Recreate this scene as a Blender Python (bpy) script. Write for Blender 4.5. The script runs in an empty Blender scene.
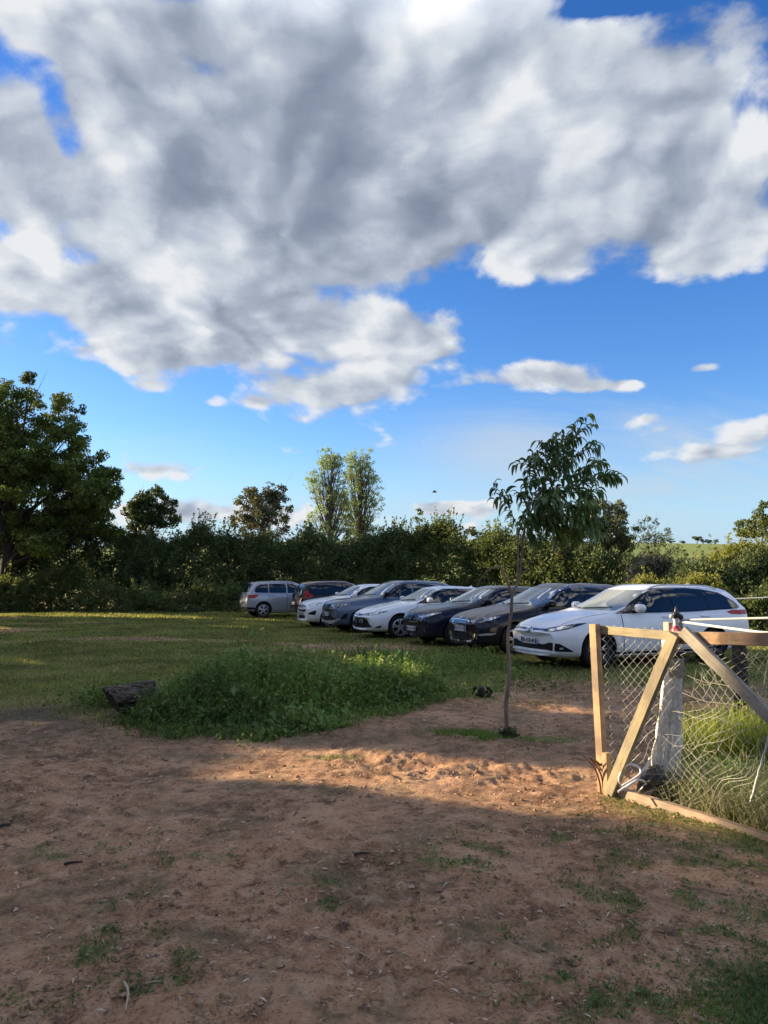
import bpy, bmesh, math, random
import numpy as np
from mathutils import Vector, Matrix
from mathutils.bvhtree import BVHTree
from mathutils.geometry import delaunay_2d_cdt

R = math.radians
scene = bpy.context.scene
COL = scene.collection
rng = np.random.default_rng(7)
random.seed(7)

# ------------------------------------------------------------------ camera
W_, H_ = 768, 1024
FPX = 773.0
CAM_H = 1.55
PITCH = math.atan(69.0 / FPX)          # horizon at pixel row 581
cam_d = bpy.data.cameras.new("camera")
cam = bpy.data.objects.new("camera", cam_d)
COL.objects.link(cam)
cam.location = (0, 0, CAM_H)
cam.rotation_euler = (math.pi / 2 + PITCH, 0, 0)
cam_d.sensor_fit = 'VERTICAL'
cam_d.angle = 2 * math.atan(512 / FPX)
cam_d.clip_end = 5000
cam_d.clip_start = 0.05
scene.camera = cam
scene.render.resolution_x, scene.render.resolution_y = W_, H_


def ray(px, py):
    """direction of the photograph's pixel, in the world (x right, y ahead, z up)"""
    a, b = (px - 384) / FPX, (512 - py) / FPX
    c, s = math.cos(PITCH), math.sin(PITCH)
    return Vector((a, c - b * s, s + b * c))


def at_y(px, py, y):
    d = ray(px, py)
    t = y / d.y
    return Vector((d.x * t, y, CAM_H + d.z * t))


def ground_slope(y):
    return -0.0055 * np.maximum(0, np.minimum(y, 60) - 14)


def at_ground(px, py):
    d = ray(px, py)
    t = -CAM_H / d.z
    for _ in range(6):
        z = float(ground_slope(d.y * t))
        t = (z - CAM_H) / d.z
    return Vector((d.x * t, d.y * t, float(ground_slope(d.y * t))))


# ------------------------------------------------------------------ tagging
def tag(o, label=None, cat=None, group=None, kind=None):
    if label: o['label'] = label
    if cat: o['category'] = cat
    if group: o['group'] = group
    if kind: o['kind'] = kind
    return o


def empty(name, loc=(0, 0, 0), rotz=0.0):
    o = bpy.data.objects.new(name, None)
    o.empty_display_size = 0.2
    o.location = loc
    o.rotation_euler = (0, 0, rotz)
    COL.objects.link(o)
    return o


def link_mesh(name, me, mats, parent=None, loc=None):
    o = bpy.data.objects.new(name, me)
    if not isinstance(mats, (list, tuple)): mats = [mats]
    for m in mats: me.materials.append(m)
    COL.objects.link(o)
    if parent is not None: o.parent = parent
    if loc is not None: o.location = loc
    return o


def shade(me, angle=None):
    me.polygons.foreach_set('use_smooth', [True] * len(me.polygons))
    if angle is not None:
        me.set_sharp_from_angle(angle=R(angle))


def np_mesh(name, verts, faces, smooth=False):
    """faces: (n, k) int array, every face with k corners"""
    me = bpy.data.meshes.new(name)
    verts = np.asarray(verts, dtype=np.float32)
    faces = np.asarray(faces, dtype=np.int32)
    n, k = faces.shape
    me.vertices.add(len(verts))
    me.vertices.foreach_set('co', verts.ravel())
    me.loops.add(n * k)
    me.loops.foreach_set('vertex_index', faces.ravel())
    me.polygons.add(n)
    me.polygons.foreach_set('loop_start', np.arange(n, dtype=np.int32) * k)
    me.update(calc_edges=True)
    me.polygons.foreach_set('use_smooth', np.full(n, smooth))
    return me


def attr_col(me, name, vals):
    a = me.attributes.new(name, 'FLOAT', 'POINT')
    a.data.foreach_set('value', np.asarray(vals, dtype=np.float32).ravel())


# ------------------------------------------------------------------ noise
def _hash(ix, iy, seed):
    h = (ix.astype(np.int64) * 374761393 + iy.astype(np.int64) * 668265263 + seed * 1442695041) & 0x7fffffff
    h = ((h ^ (h >> 13)) * 1274126177) & 0x7fffffff
    h = (h ^ (h >> 16)) & 0xffff
    return h / 65535.0


def vnoise(x, y, seed=0):
    x = np.asarray(x, dtype=np.float64); y = np.asarray(y, dtype=np.float64)
    ix, iy = np.floor(x), np.floor(y)
    fx, fy = x - ix, y - iy
    fx = fx * fx * fx * (fx * (fx * 6 - 15) + 10); fy = fy * fy * fy * (fy * (fy * 6 - 15) + 10)
    a = _hash(ix, iy, seed); b = _hash(ix + 1, iy, seed)
    c = _hash(ix, iy + 1, seed); d = _hash(ix + 1, iy + 1, seed)
    return (a * (1 - fx) + b * fx) * (1 - fy) + (c * (1 - fx) + d * fx) * fy


def fbm(x, y, octv=4, seed=0, gain=0.5):
    s = 0; a = 1; t = 0
    for i in range(octv):
        s = s + a * vnoise(x * 2 ** i + 17.3 * i, y * 2 ** i - 9.1 * i, seed + i)
        t += a; a *= gain
    return s / t


def sstep(a, b, x):
    t = np.clip((x - a) / (b - a), 0, 1)
    return t * t * (3 - 2 * t)


# ------------------------------------------------------------------ materials
def mat(name, col=(0.5, 0.5, 0.5), rough=0.6, metal=0.0, spec=0.5, coat=0.0, ior=None):
    m = bpy.data.materials.new(name)
    m.use_nodes = True
    b = m.node_tree.nodes['Principled BSDF']
    b.inputs['Base Color'].default_value = (*col, 1)
    b.inputs['Roughness'].default_value = rough
    b.inputs['Metallic'].default_value = metal
    b.inputs['Specular IOR Level'].default_value = spec
    if coat:
        b.inputs['Coat Weight'].default_value = coat
        b.inputs['Coat Roughness'].default_value = 0.04
    if ior: b.inputs['IOR'].default_value = ior
    return m


class NT:
    """small helper to wire shader nodes"""
    def __init__(self, tree): self.t = tree; self.n = tree.nodes; self.l = tree.links
    def node(self, typ, **kw):
        n = self.n.new(typ)
        for k, v in kw.items(): setattr(n, k, v)
        return n
    def set(self, sock, v):
        if isinstance(v, bpy.types.NodeSocket): self.l.new(v, sock)
        else: sock.default_value = v
    def math(self, op, a, b=None, c=None, clamp=False):
        n = self.node('ShaderNodeMath', operation=op); n.use_clamp = clamp
        self.set(n.inputs[0], a)
        if b is not None: self.set(n.inputs[1], b)
        if c is not None: self.set(n.inputs[2], c)
        return n.outputs[0]
    def vmath(self, op, a, b=None, c=None):
        n = self.node('ShaderNodeVectorMath', operation=op)
        self.set(n.inputs[0], a)
        if b is not None: self.set(n.inputs[1], b)
        if c is not None: self.set(n.inputs[2], c)
        return n.outputs['Value'] if op in ('LENGTH', 'DOT_PRODUCT') else n.outputs[0]
    def noise(self, vec, scale, detail=4, rough=0.5, dist=0.0, dim='3D'):
        n = self.node('ShaderNodeTexNoise', noise_dimensions=dim)
        if vec is not None: self.set(n.inputs['Vector'], vec)
        n.inputs['Scale'].default_value = scale
        n.inputs['Detail'].default_value = detail
        n.inputs['Roughness'].default_value = rough
        n.inputs['Distortion'].default_value = dist
        return n.outputs['Fac']
    def ramp(self, fac, stops, interp='LINEAR'):
        n = self.node('ShaderNodeValToRGB')
        n.color_ramp.interpolation = interp
        e = n.color_ramp.elements
        while len(e) < len(stops): e.new(0.5)
        for i, (p, c) in enumerate(stops):
            e[i].position = p
            e[i].color = (*c, 1) if len(c) == 3 else c
        self.set(n.inputs[0], fac)
        return n.outputs[0]
    def mix(self, fac, a, b, mode='MIX'):
        n = self.node('ShaderNodeMix', data_type='RGBA', blend_type=mode)
        self.set(n.inputs[0], fac)
        self.set(n.inputs[6], a if isinstance(a, bpy.types.NodeSocket) else (*a, 1))
        self.set(n.inputs[7], b if isinstance(b, bpy.types.NodeSocket) else (*b, 1))
        return n.outputs[2]
    def maprange(self, v, a, b, c=0.0, d=1.0, smooth=True):
        n = self.node('ShaderNodeMapRange')
        n.interpolation_type = 'SMOOTHSTEP' if smooth else 'LINEAR'
        self.set(n.inputs[0], v)
        for i, x in enumerate((a, b, c, d)): self.set(n.inputs[i + 1], x)
        return n.outputs[0]
    def bump(self, h, strength=0.5, dist=0.01):
        n = self.node('ShaderNodeBump')
        n.inputs['Strength'].default_value = strength
        n.inputs['Distance'].default_value = dist
        self.set(n.inputs['Height'], h)
        return n.outputs[0]


def pbsdf(m):
    return NT(m.node_tree), m.node_tree.nodes['Principled BSDF']


LEAF_GAIN = 1.6


def leaf_mat(name, cols, rough=0.55, trans=0.35, spec=0.25, patch=None):
    """foliage: every leaf its own tint out of cols, a bit of light passing through"""
    m = bpy.data.materials.new(name); m.use_nodes = True
    t, b = pbsdf(m)
    g = t.node('ShaderNodeNewGeometry')
    rnd = g.outputs['Random Per Island']
    cols = [tuple(LEAF_GAIN * v for v in q) for q in cols]
    n = len(cols)
    c = t.ramp(rnd, [((i + 0.5) / n, cols[i]) for i in range(n)])
    tc = t.node('ShaderNodeTexCoord')
    big = t.noise(tc.outputs['Object'], 0.55, 3, 0.55)
    v = t.maprange(big, 0.3, 0.7, 0.65, 1.35)
    hsv = t.node('ShaderNodeHueSaturation')
    t.set(hsv.inputs['Color'], c); t.set(hsv.inputs['Value'], v)
    c = hsv.outputs[0]
    if patch:
        pn = t.noise(tc.outputs['Object'], patch[1], 3, 0.5)
        c = t.mix(t.maprange(pn, patch[2], patch[3]), c, patch[0])
    t.set(b.inputs['Base Color'], c)
    b.inputs['Roughness'].default_value = rough
    b.inputs['Specular IOR Level'].default_value = spec
    tr = t.node('ShaderNodeBsdfTranslucent')
    hs2 = t.node('ShaderNodeHueSaturation')
    t.set(hs2.inputs['Color'], c)
    hs2.inputs['Saturation'].default_value = 1.15
    hs2.inputs['Value'].default_value = 1.35
    hs2.inputs['Hue'].default_value = 0.49
    t.set(tr.inputs['Color'], hs2.outputs[0])
    mx = t.node('ShaderNodeMixShader'); mx.inputs[0].default_value = trans
    out = m.node_tree.nodes['Material Output']
    t.l.new(b.outputs[0], mx.inputs[1]); t.l.new(tr.outputs[0], mx.inputs[2])
    t.l.new(mx.outputs[0], out.inputs['Surface'])
    return m


def bark_mat(name, c1, c2, scale=6):
    m = mat(name, c1, 0.9, spec=0.15)
    t, b = pbsdf(m)
    tc = t.node('ShaderNodeTexCoord')
    mp = t.node('ShaderNodeMapping'); mp.inputs['Scale'].default_value = (1, 1, 0.25)
    t.l.new(tc.outputs['Object'], mp.inputs[0])
    n = t.noise(mp.outputs[0], scale, 6, 0.65)
    t.set(b.inputs['Base Color'], t.ramp(n, [(0.3, c1), (0.7, c2)]))
    t.set(b.inputs['Normal'], t.bump(n, 0.6, 0.02))
    return m


def wood_mat(name, c1, c2, c3, axis_scale=(1.5, 22, 22), rough=0.8):
    """sawn timber: grain along the local x axis, knots, stains"""
    m = mat(name, c1, rough, spec=0.2)
    t, b = pbsdf(m)
    tc = t.node('ShaderNodeTexCoord')
    mp = t.node('ShaderNodeMapping'); mp.inputs['Scale'].default_value = axis_scale
    t.l.new(tc.outputs['Object'], mp.inputs[0])
    n = t.noise(mp.outputs[0], 1.6, 6, 0.62, 0.4)
    st = t.noise(tc.outputs['Object'], 4.0, 4, 0.6)
    c = t.ramp(n, [(0.28, c2), (0.5, c1), (0.75, c1)])
    c = t.mix(t.maprange(st, 0.48, 0.7), c, c3)
    vo = t.node('ShaderNodeTexVoronoi'); vo.inputs['Scale'].default_value = 1.0
    mp2 = t.node('ShaderNodeMapping'); mp2.inputs['Scale'].default_value = (5, 9, 9)
    t.l.new(tc.outputs['Object'], mp2.inputs[0]); t.l.new(mp2.outputs[0], vo.inputs['Vector'])
    kn = t.maprange(vo.outputs['Distance'], 0.05, 0.16, 0.75, 0.0)
    c = t.mix(kn, c, tuple(x * 0.35 for x in c2))
    mp3 = t.node('ShaderNodeMapping'); mp3.inputs['Scale'].default_value = tuple(v * 2.2 for v in axis_scale)
    t.l.new(tc.outputs['Object'], mp3.inputs[0])
    gr = t.noise(mp3.outputs[0], 2.6, 5, 0.7, 0.2)
    c = t.mix(t.maprange(gr, 0.54, 0.68, 0, 0.65), c, tuple(x * 0.55 for x in c2))           # dark grain lines
    c = t.mix(t.maprange(gr, 0.44, 0.32, 0, 0.35), c, tuple(min(1, x * 1.35) for x in c1))
    dirt = t.noise(tc.outputs['Object'], 1.7, 5, 0.65)
    c = t.mix(t.maprange(dirt, 0.46, 0.64, 0, 0.75), c, tuple(0.5 * x for x in (0.30, 0.26, 0.20)))
    t.set(b.inputs['Base Color'], c)
    t.set(b.inputs['Normal'], t.bump(t.math('ADD', n, gr), 0.5, 0.004))
    return m


# ------------------------------------------------------------------ geometry helpers
def tube_geo(pts, radii, sides=6, closed_ends=True):
    """verts, quads of a tube along pts"""
    pts = np.asarray(pts, dtype=np.float64)
    n = len(pts)
    radii = np.broadcast_to(np.asarray(radii, dtype=np.float64), (n,))
    tan = np.gradient(pts, axis=0)
    tan /= np.linalg.norm(tan, axis=1)[:, None] + 1e-9
    up = np.array([0.0, 0.0, 1.0])
    if abs(tan[0] @ up) > 0.9: up = np.array([1.0, 0, 0])
    u = np.cross(up, tan[0]); u /= np.linalg.norm(u)
    V = []
    for i in range(n):
        u = u - tan[i] * (u @ tan[i]); u /= np.linalg.norm(u) + 1e-9
        v = np.cross(tan[i], u)
        a = np.arange(sides) * 2 * np.pi / sides
        V.append(pts[i] + radii[i] * (np.cos(a)[:, None] * u + np.sin(a)[:, None] * v))
    V = np.concatenate(V)
    F = []
    for i in range(n - 1):
        for k in range(sides):
            k2 = (k + 1) % sides
            F.append((i * sides + k, i * sides + k2, (i + 1) * sides + k2, (i + 1) * sides + k))
    return V, np.array(F, dtype=np.int32)


class Geo:
    """collects quads from many pieces of ONE object"""
    def __init__(self): self.V = []; self.F = []; self.n = 0
    def add(self, V, F):
        V = np.asarray(V, dtype=np.float64); F = np.asarray(F, dtype=np.int32)
        self.V.append(V); self.F.append(F + self.n); self.n += len(V)
    def tube(self, pts, radii, sides=6): self.add(*tube_geo(pts, radii, sides))
    def build(self, name, mats, parent=None, smooth=True, loc=None):
        me = np_mesh(name, np.concatenate(self.V), np.concatenate(self.F), smooth)
        return link_mesh(name, me, mats, parent, loc)


def bm_obj(name, bm, mats, parent=None, smooth=None, loc=None):
    me = bpy.data.meshes.new(name)
    bm.to_mesh(me); bm.free()
    if smooth is not None: shade(me, smooth)
    return link_mesh(name, me, mats, parent, loc)


def bm_box(bm, size, mtx=None, bevel=0.0):
    r = bmesh.ops.create_cube(bm, size=1.0)
    vs = r['verts']
    bmesh.ops.scale(bm, vec=size, verts=vs)
    if bevel:
        es = list({e for v in vs for e in v.link_edges})
        rb = bmesh.ops.bevel(bm, geom=es, offset=bevel, segments=2, affect='EDGES', profile=0.5)
        vs = list({v for f in rb['faces'] for v in f.verts} | {v for v in vs if v.is_valid})
    if mtx is not None: bmesh.ops.transform(bm, matrix=mtx, verts=vs)
    return vs


def smooth1(x, pts, sigma=0.04):
    """piecewise-linear curve with its corners rounded"""
    p = np.array(pts, dtype=float)
    k = np.linspace(-2.5, 2.5, 21)
    w = np.exp(-0.5 * k * k); w /= w.sum()
    x = np.asarray(x, dtype=float)
    out = np.zeros_like(x)
    for kk, ww in zip(k, w): out += ww * np.interp(x + kk * sigma, p[:, 0], p[:, 1])
    return out
# ------------------------------------------------------------------ sun and sky
SUN_EL = R(16.0)
sx, sy = -0.95, 0.31
sn = math.hypot(sx, sy); sx /= sn; sy /= sn
SUN_DIR = Vector((sx * math.cos(SUN_EL), sy * math.cos(SUN_EL), math.sin(SUN_EL)))   # towards the sun
sd = bpy.data.lights.new("sun", 'SUN')
sd.energy = 5.0; sd.angle = R(0.53); sd.color = (1.0, 0.77, 0.50)
sun = bpy.data.objects.new("sun", sd); COL.objects.link(sun)
sun.location = (-30, 10, 30)
sun.rotation_euler = SUN_DIR.to_track_quat('Z', 'Y').to_euler()

SKY_STR = 0.062
EXPOSURE = 1.75
world = bpy.data.worlds.new("World"); scene.world = world
world.use_nodes = True
T = NT(world.node_tree)
bg = world.node_tree.nodes['Background']
bg.inputs['Strength'].default_value = SKY_STR
sky = T.node('ShaderNodeTexSky', sky_type='NISHITA')
sky.sun_disc = False
sky.sun_elevation = SUN_EL
sky.sun_rotation = math.atan2(sx, sy)
sky.air_density = 1.0; sky.dust_density = 0.3; sky.ozone_density = 3.0
K = 1.0 / (SKY_STR * 2 ** EXPOSURE)           # what a picture value of 1 is worth in sky units

tc = T.node('ShaderNodeTexCoord')
D = tc.outputs['Generated']
sep = T.node('ShaderNodeSeparateXYZ'); T.l.new(D, sep.inputs[0])
dx, dy, dz = sep.outputs
az = T.math('ARCTAN2', dx, dy)
el = T.math('ARCSINE', dz)
comb = T.node('ShaderNodeCombineXYZ'); T.l.new(az, comb.inputs[0]); T.l.new(el, comb.inputs[1])
Q = comb.outputs[0]
zc = T.math('ADD', T.math('MAXIMUM', dz, 0.0), 0.42)
pl = T.node('ShaderNodeCombineXYZ')
T.l.new(T.math('DIVIDE', dx, zc), pl.inputs[0]); T.l.new(T.math('DIVIDE', dy, zc), pl.inputs[1])
P = pl.outputs[0]


def azel(px, py):
    d = ray(px, py).normalized()
    return math.atan2(d.x, d.y), math.asin(d.z)


def blobs(lst, start=0.0):
    """sum of soft ellipses on the dome; each: pixel centre, half widths in pixels, weight"""
    acc = start
    for (px, py, rx, ry, amp) in lst:
        a, e = azel(px, py)
        a1, _ = azel(px + rx, py); _, e1 = azel(px, py - ry)
        ia, ie = 1 / max(1e-3, abs(a1 - a)), 1 / max(1e-3, abs(e1 - e))
        q = T.vmath('MULTIPLY_ADD', Q, (ia, ie, 0), (-a * ia, -e * ie, 0))
        r2 = T.vmath('DOT_PRODUCT', q, q)
        acc = T.math('MULTIPLY_ADD', T.math('POWER', 0.4, r2), amp, acc)
    return acc


COVER = [  # the big bank of cumulus
    (230, 150, 150, 85, .62), (380, 120, 130, 110, .62), (520, 190, 140, 80, .62), (660, 170, 120, 80, .66), (740, 220, 60, 50, .35),
    (480, 40, 110, 50, .55), (690, 70, 110, 55, .38), (130, 90, 75, 60, .45), (330, 250, 150, 55, .5), (160, 315, 110, 40, .5),
    (90, 345, 70, 24, .35), (90, 300, 60, 40, .2), (200, 365, 90, 24, .3), (370, 385, 70, 16, .25), (300, 330, 120, 50, .5), (400, 350, 90, 35, .42), (300, 388, 60, 14, .2), (450, 376, 20, 10, -.3), (210, 403, 24, 8, .5), (258, 402, 20, 7, .4), (150, 388, 30, 10, .35), (350, 395, 50, 14, .3),
    (120, 12, 80, 26, .5), (240, 10, 70, 26, .42), (400, 0, 80, 24, .4), (520, 0, 40, 16, .3), (690, 8, 50, 16, .3), (20, 20, 30, 28, .3),
    (-10, 165, 62, 75, .75), (5, 290, 42, 34, .55), (5, 345, 34, 16, .4),
    (560, 255, 60, 36, .3), (690, 270, 60, 20, .3),
    (540, 376, 62, 16, .85), (618, 386, 50, 9, .75), (700, 368, 30, 7, .7),
    (735, 425, 85, 16, .34), (640, 418, 22, 6, .3), (720, 450, 60, 12, .36),
    (155, 470, 42, 9, .55), (115, 438, 22, 7, .35), (190, 512, 90, 12, .6), (450, 508, 55, 8, .5), (330, 520, 60, 8, .2), (120, 455, 18, 6, .3),
    (60, 470, 60, 20, .2), (700, 535, 80, 6, .2),
    (20, 150, 60, 90, .45), (150, 110, 50, 60, .3), (60, 30, 60, 40, .35), (100, 60, 50, 40, .3), (120, 225, 60, 50, .45), (90, 280, 60, 30, .3), (590, 70, 70, 70, .45), (720, 30, 70, 30, .2), (640, 120, 60, 60, .3), (430, 335, 50, 30, .3), (480, 392, 18, 8, -.35),
    (235, 50, 70, 45, .42), (480, 100, 40, 30, .25), (190, 20, 40, 30, .2), (700, 240, 60, 40, .25),
    # clear gaps
    (600, 6, 40, 9, -.45), (312, 10, 20, 12, -.25), (40, 60, 26, 22, -.22), (52, 100, 14, 24, -.20), (66, 148, 12, 14, -.2), (66, 262, 28, 16, -.36), (165, 185, 40, 40, .25),
    (640, 330, 120, 28, -.35), (560, 420, 60, 14, -.2), (40, 405, 70, 30, -.4),
]
cov = blobs(COVER)
warp = T.node('ShaderNodeTexNoise', noise_dimensions='2D'); warp.inputs['Scale'].default_value = 4.6; warp.inputs['Detail'].default_value = 5
T.l.new(P, warp.inputs['Vector'])
PW = T.vmath('ADD', P, T.vmath('MULTIPLY', T.vmath('SUBTRACT', warp.outputs['Color'], (0.5, 0.5, 0.5)), (0.14, 0.14, 0.0)))


def puffs(v, scale, det):
    """cauliflower lumps: rounded cells of several sizes"""
    n = T.node('ShaderNodeTexVoronoi', feature='SMOOTH_F1', voronoi_dimensions='2D')
    n.inputs['Scale'].default_value = scale; n.inputs['Smoothness'].default_value = 0.30
    n.inputs['Detail'].default_value = det; n.inputs['Roughness'].default_value = 0.50
    T.set(n.inputs['Vector'], v)
    return T.math('SUBTRACT', 0.50, n.outputs['Distance'])


B0 = puffs(PW, 5.0, 2.4)
OFF = (sx * 0.036, sy * 0.036 - 0.030, 0.0)
B1 = puffs(T.vmath('ADD', PW, OFF), 5.0, 1.6)
n1 = T.noise(P, 2.8, 12, 0.64, 0.25, '2D')
base = T.math('MULTIPLY_ADD', T.math('SUBTRACT', n1, 0.5), 1.7, T.math('MULTIPLY_ADD', cov, 1.15, -0.20))
base = T.math('MULTIPLY_ADD', B0, 0.65, base)
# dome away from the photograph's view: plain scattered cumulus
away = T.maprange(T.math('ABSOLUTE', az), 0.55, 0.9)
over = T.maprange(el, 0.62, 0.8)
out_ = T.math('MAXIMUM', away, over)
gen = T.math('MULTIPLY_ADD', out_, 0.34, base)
dens = T.maprange(gen, -0.05, 0.26)
thick = T.maprange(gen, 0.15, 1.0)
LIGHT = [(60, 200, 60, 110, .15), (150, 300, 100, 60, .22), (300, 365, 120, 40, .15), (30, 320, 40, 50, .15), (420, 350, 70, 25, .15), (540, 370, 60, 16, .25),
         (560, 110, 110, 50, .20), (120, 60, 90, 60, .10), (400, 30, 110, 50, .12), (620, 170, 80, 40, .14), (720, 275, 80, 25, .2), (610, 387, 50, 12, .15)]
DARK = [(280, 170, 130, 65, -.24), (420, 230, 120, 45, -.18), (700, 110, 70, 60, -.12), (725, 25, 80, 40, -.3), (80, 160, 40, 60, -.1), (720, 225, 90, 32, -.24), (500, 40, 60, 40, -.14), (400, 320, 110, 24, -.15), (250, 320, 40, 20, -.12)]
lit = blobs(LIGHT + DARK, 0.94)
lit = T.math('MULTIPLY_ADD', T.math('SUBTRACT', B0, B1), 1.15, lit)
lit = T.math('MULTIPLY_ADD', T.math('SUBTRACT', B0, 0.16), 0.55, lit)
lit = T.math('MULTIPLY_ADD', T.math('SUBTRACT', n1, 0.5), -0.7, lit)
fn = T.noise(PW, 8.5, 7, 0.62, 0, '2D')
lit = T.math('MULTIPLY_ADD', T.math('SUBTRACT', fn, 0.5), 0.55, lit)
lit = T.math('MULTIPLY_ADD', T.math('SUBTRACT', 0.45, thick), 0.42, lit)
lit = T.math('ADD', lit, T.maprange(el, 0.05, 0.20, 0.12, 0.0))
ccol = T.ramp(T.maprange(lit, -0.25, 1.2, smooth=False), [(0.0, (0.20, 0.245, 0.33)), (0.30, (0.285, 0.34, 0.435)), (0.55, (0.43, 0.485, 0.585)), (0.8, (0.63, 0.68, 0.755)), (1.0, (0.83, 0.85, 0.875))])
cs = T.node('ShaderNodeVectorMath', operation='SCALE'); T.l.new(ccol, cs.inputs[0])
# cloud overhead and behind the viewpoint is brightened to add ambient light on the yard
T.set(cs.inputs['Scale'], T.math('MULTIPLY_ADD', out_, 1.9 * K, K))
T.set(cs.inputs[0], T.mix(out_, ccol, T.mix(1.0, ccol, (1.0, 0.93, 0.83), 'MULTIPLY')))      # tinted to warm that added ambient light
# thin high veil low in the sky
veil = T.noise(T.vmath('MULTIPLY', P, (0.45, 1.6, 1)), 1.6, 6, 0.6, 0.6, '2D')
vm = T.math('MULTIPLY', T.maprange(veil, 0.34, 0.70), blobs([(520, 440, 100, 40, .7), (680, 470, 140, 60, .8), (380, 520, 300, 22, .35), (150, 440, 60, 40, .2)]), clamp=True)
skyc = T.node('ShaderNodeHueSaturation'); T.l.new(sky.outputs[0], skyc.inputs['Color'])
skyc.inputs['Saturation'].default_value = 1.28
skyc.inputs['Hue'].default_value = 0.515
skyc.inputs['Value'].default_value = 1.13
low = T.maprange(el, 0.0, 0.18, 0.9, 0.0)
skyb = T.mix(low, skyc.outputs[0], tuple(K * v for v in (0.42, 0.62, 0.87)))
c1 = T.mix(vm, skyb, tuple(K * v for v in (0.62, 0.68, 0.74)))
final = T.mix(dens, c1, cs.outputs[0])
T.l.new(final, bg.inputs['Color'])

vs = scene.view_settings
vs.view_transform = 'Standard'; vs.look = 'None'; vs.exposure = EXPOSURE; vs.gamma = 1.0
vs.use_curve_mapping = False
# ------------------------------------------------------------------ ground
def pix_xy(px, py):
    p = at_ground(px, py); return p.x, p.y


def ell(x, y, cx, cy, rx, ry):
    return np.exp(-(((x - cx) / rx) ** 2 + ((y - cy) / ry) ** 2))


GATE_A = at_ground(603, 793)            # foot of the gate's left post
GATE_B = at_ground(768, 840)            # where its bottom rail leaves the picture
GDIR = (GATE_B - GATE_A); GDIR.z = 0; GDIR.normalize()
GNRM = Vector((GDIR.y, -GDIR.x, 0))     # towards the camera side
if GNRM.dot(Vector((0, 0, 0)) - GATE_A) < 0: GNRM = -GNRM

TUFTS = [(320, 882, .10), (82, 952, .12), (180, 985, .10), (140, 977, .06), (514, 917, .12), (576, 890, .12), (661, 932, .10), (589, 935, .09), (729, 930, .16),
         (240, 998, .05), (108, 927, .05), (330, 905, .07), (60, 960, .06), (455, 860, .2), (480, 845, .2), (640, 870, .2), (560, 840, .14), (690, 960, .2), (620, 900, .15), (215, 1005, .06),
         (600, 965, .08), (545, 880, .08), (410, 925, .05), (700, 900, .2), (380, 855, .08), (25, 1000, .06)]
TXY = [(*pix_xy(a, b), r) for a, b, r in TUFTS]
BASE_P = at_ground(508, 738)            # foot of the young tree
CORNER = pix_xy(745, 1000)


def grass_amount(x, y):
    n = fbm(x * 0.45, y * 0.45, 4, 11)
    n2 = fbm(x * 2.2, y * 2.2, 3, 23)
    n3 = sstep(0.42, 0.66, fbm(x * 7.5, y * 7.5, 4, 29))
    start = np.interp(x, [-8, -4, -1, 1.2, 4, 8], [9.6, 10.0, 9.2, 9.6, 11.5, 9.0])
    far = sstep(-1.4, 2.2, y - start + (n - 0.5) * 5)
    wear = sstep(0.50, 0.66, fbm(x * 0.16 + 3, y * 0.32, 4, 31))
    g = far * (0.95 - 0.65 * wear)
    # worn strip in front of the parked cars
    g = g * (1 - 0.55 * ell(x, y, 3.2, 10.8, 2.6, 1.8))
    g = np.maximum(g, 0.8 * ell(x, y, BASE_P.x - 0.05, BASE_P.y + 0.05, 0.5, 0.26) * sstep(0.3, 0.55, n2 + 0.12))
    # the verge along and inside the gate
    s = (x - GATE_A.x) * GDIR.x + (y - GATE_A.y) * GDIR.y
    d = (x - GATE_A.x) * GNRM.x + (y - GATE_A.y) * GNRM.y      # >0 on the camera side
    ver = sstep(-0.25, 0.35, s) * np.exp(-np.maximum(0, d) / 0.33)
    ver = np.where(d < 0, sstep(-0.2, 0.5, s + 0.3 * d), ver)
    ver = np.where(d < -4.0, ver * np.exp(-(-4.0 - d) / 1.5), ver)
    g = np.maximum(g, ver * sstep(0.30, 0.55, n2 + 0.08))
    g = np.maximum(g, 1.1 * ell(x, y, CORNER[0] + 0.15, CORNER[1], 0.30, 0.36))
    sparse = sstep(0.2, 2.2, x) * sstep(0.42, 0.66, n2) * sstep(6.2, 4.8, y) * (0.25 + 0.6 * n3)
    sparse = np.maximum(sparse, 0.55 * n3 * sstep(0.52, 0.68, fbm(x * 0.9 + 8, y * 0.9, 3, 37)) * sstep(6.0, 4.5, y))
    g = np.maximum(g, sparse)
    for (cx, cy, r) in TXY:
        g = np.maximum(g, 0.85 * ell(x, y, cx, cy, r * 1.25, r * 1.3) * n3)
    g = np.maximum(g, 0.7 * ell(x, y, *pix_xy(330, 757), 0.35, 0.12))
    return np.clip(g, 0, 1)


def gz(x, y):
    """height of the ground, without its crumbs"""
    x = np.asarray(x, dtype=float); y = np.asarray(y, dtype=float)
    z = ground_slope(y)
    z = z + 0.10 * (fbm(x * 0.35, y * 0.35, 3, 41) - 0.5) * sstep(1.5, 5, y) * sstep(80, 40, y)
    z = z + 0.05 * (fbm(x * 1.3, y * 1.3, 3, 43) - 0.5)
    return z


def gz1(x, y): return float(gz(np.array([x]), np.array([y]))[0])


def spaced(start, stop, f):
    out = [start]
    while out[-1] < stop: out.append(out[-1] + f(out[-1]))
    return out


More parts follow.
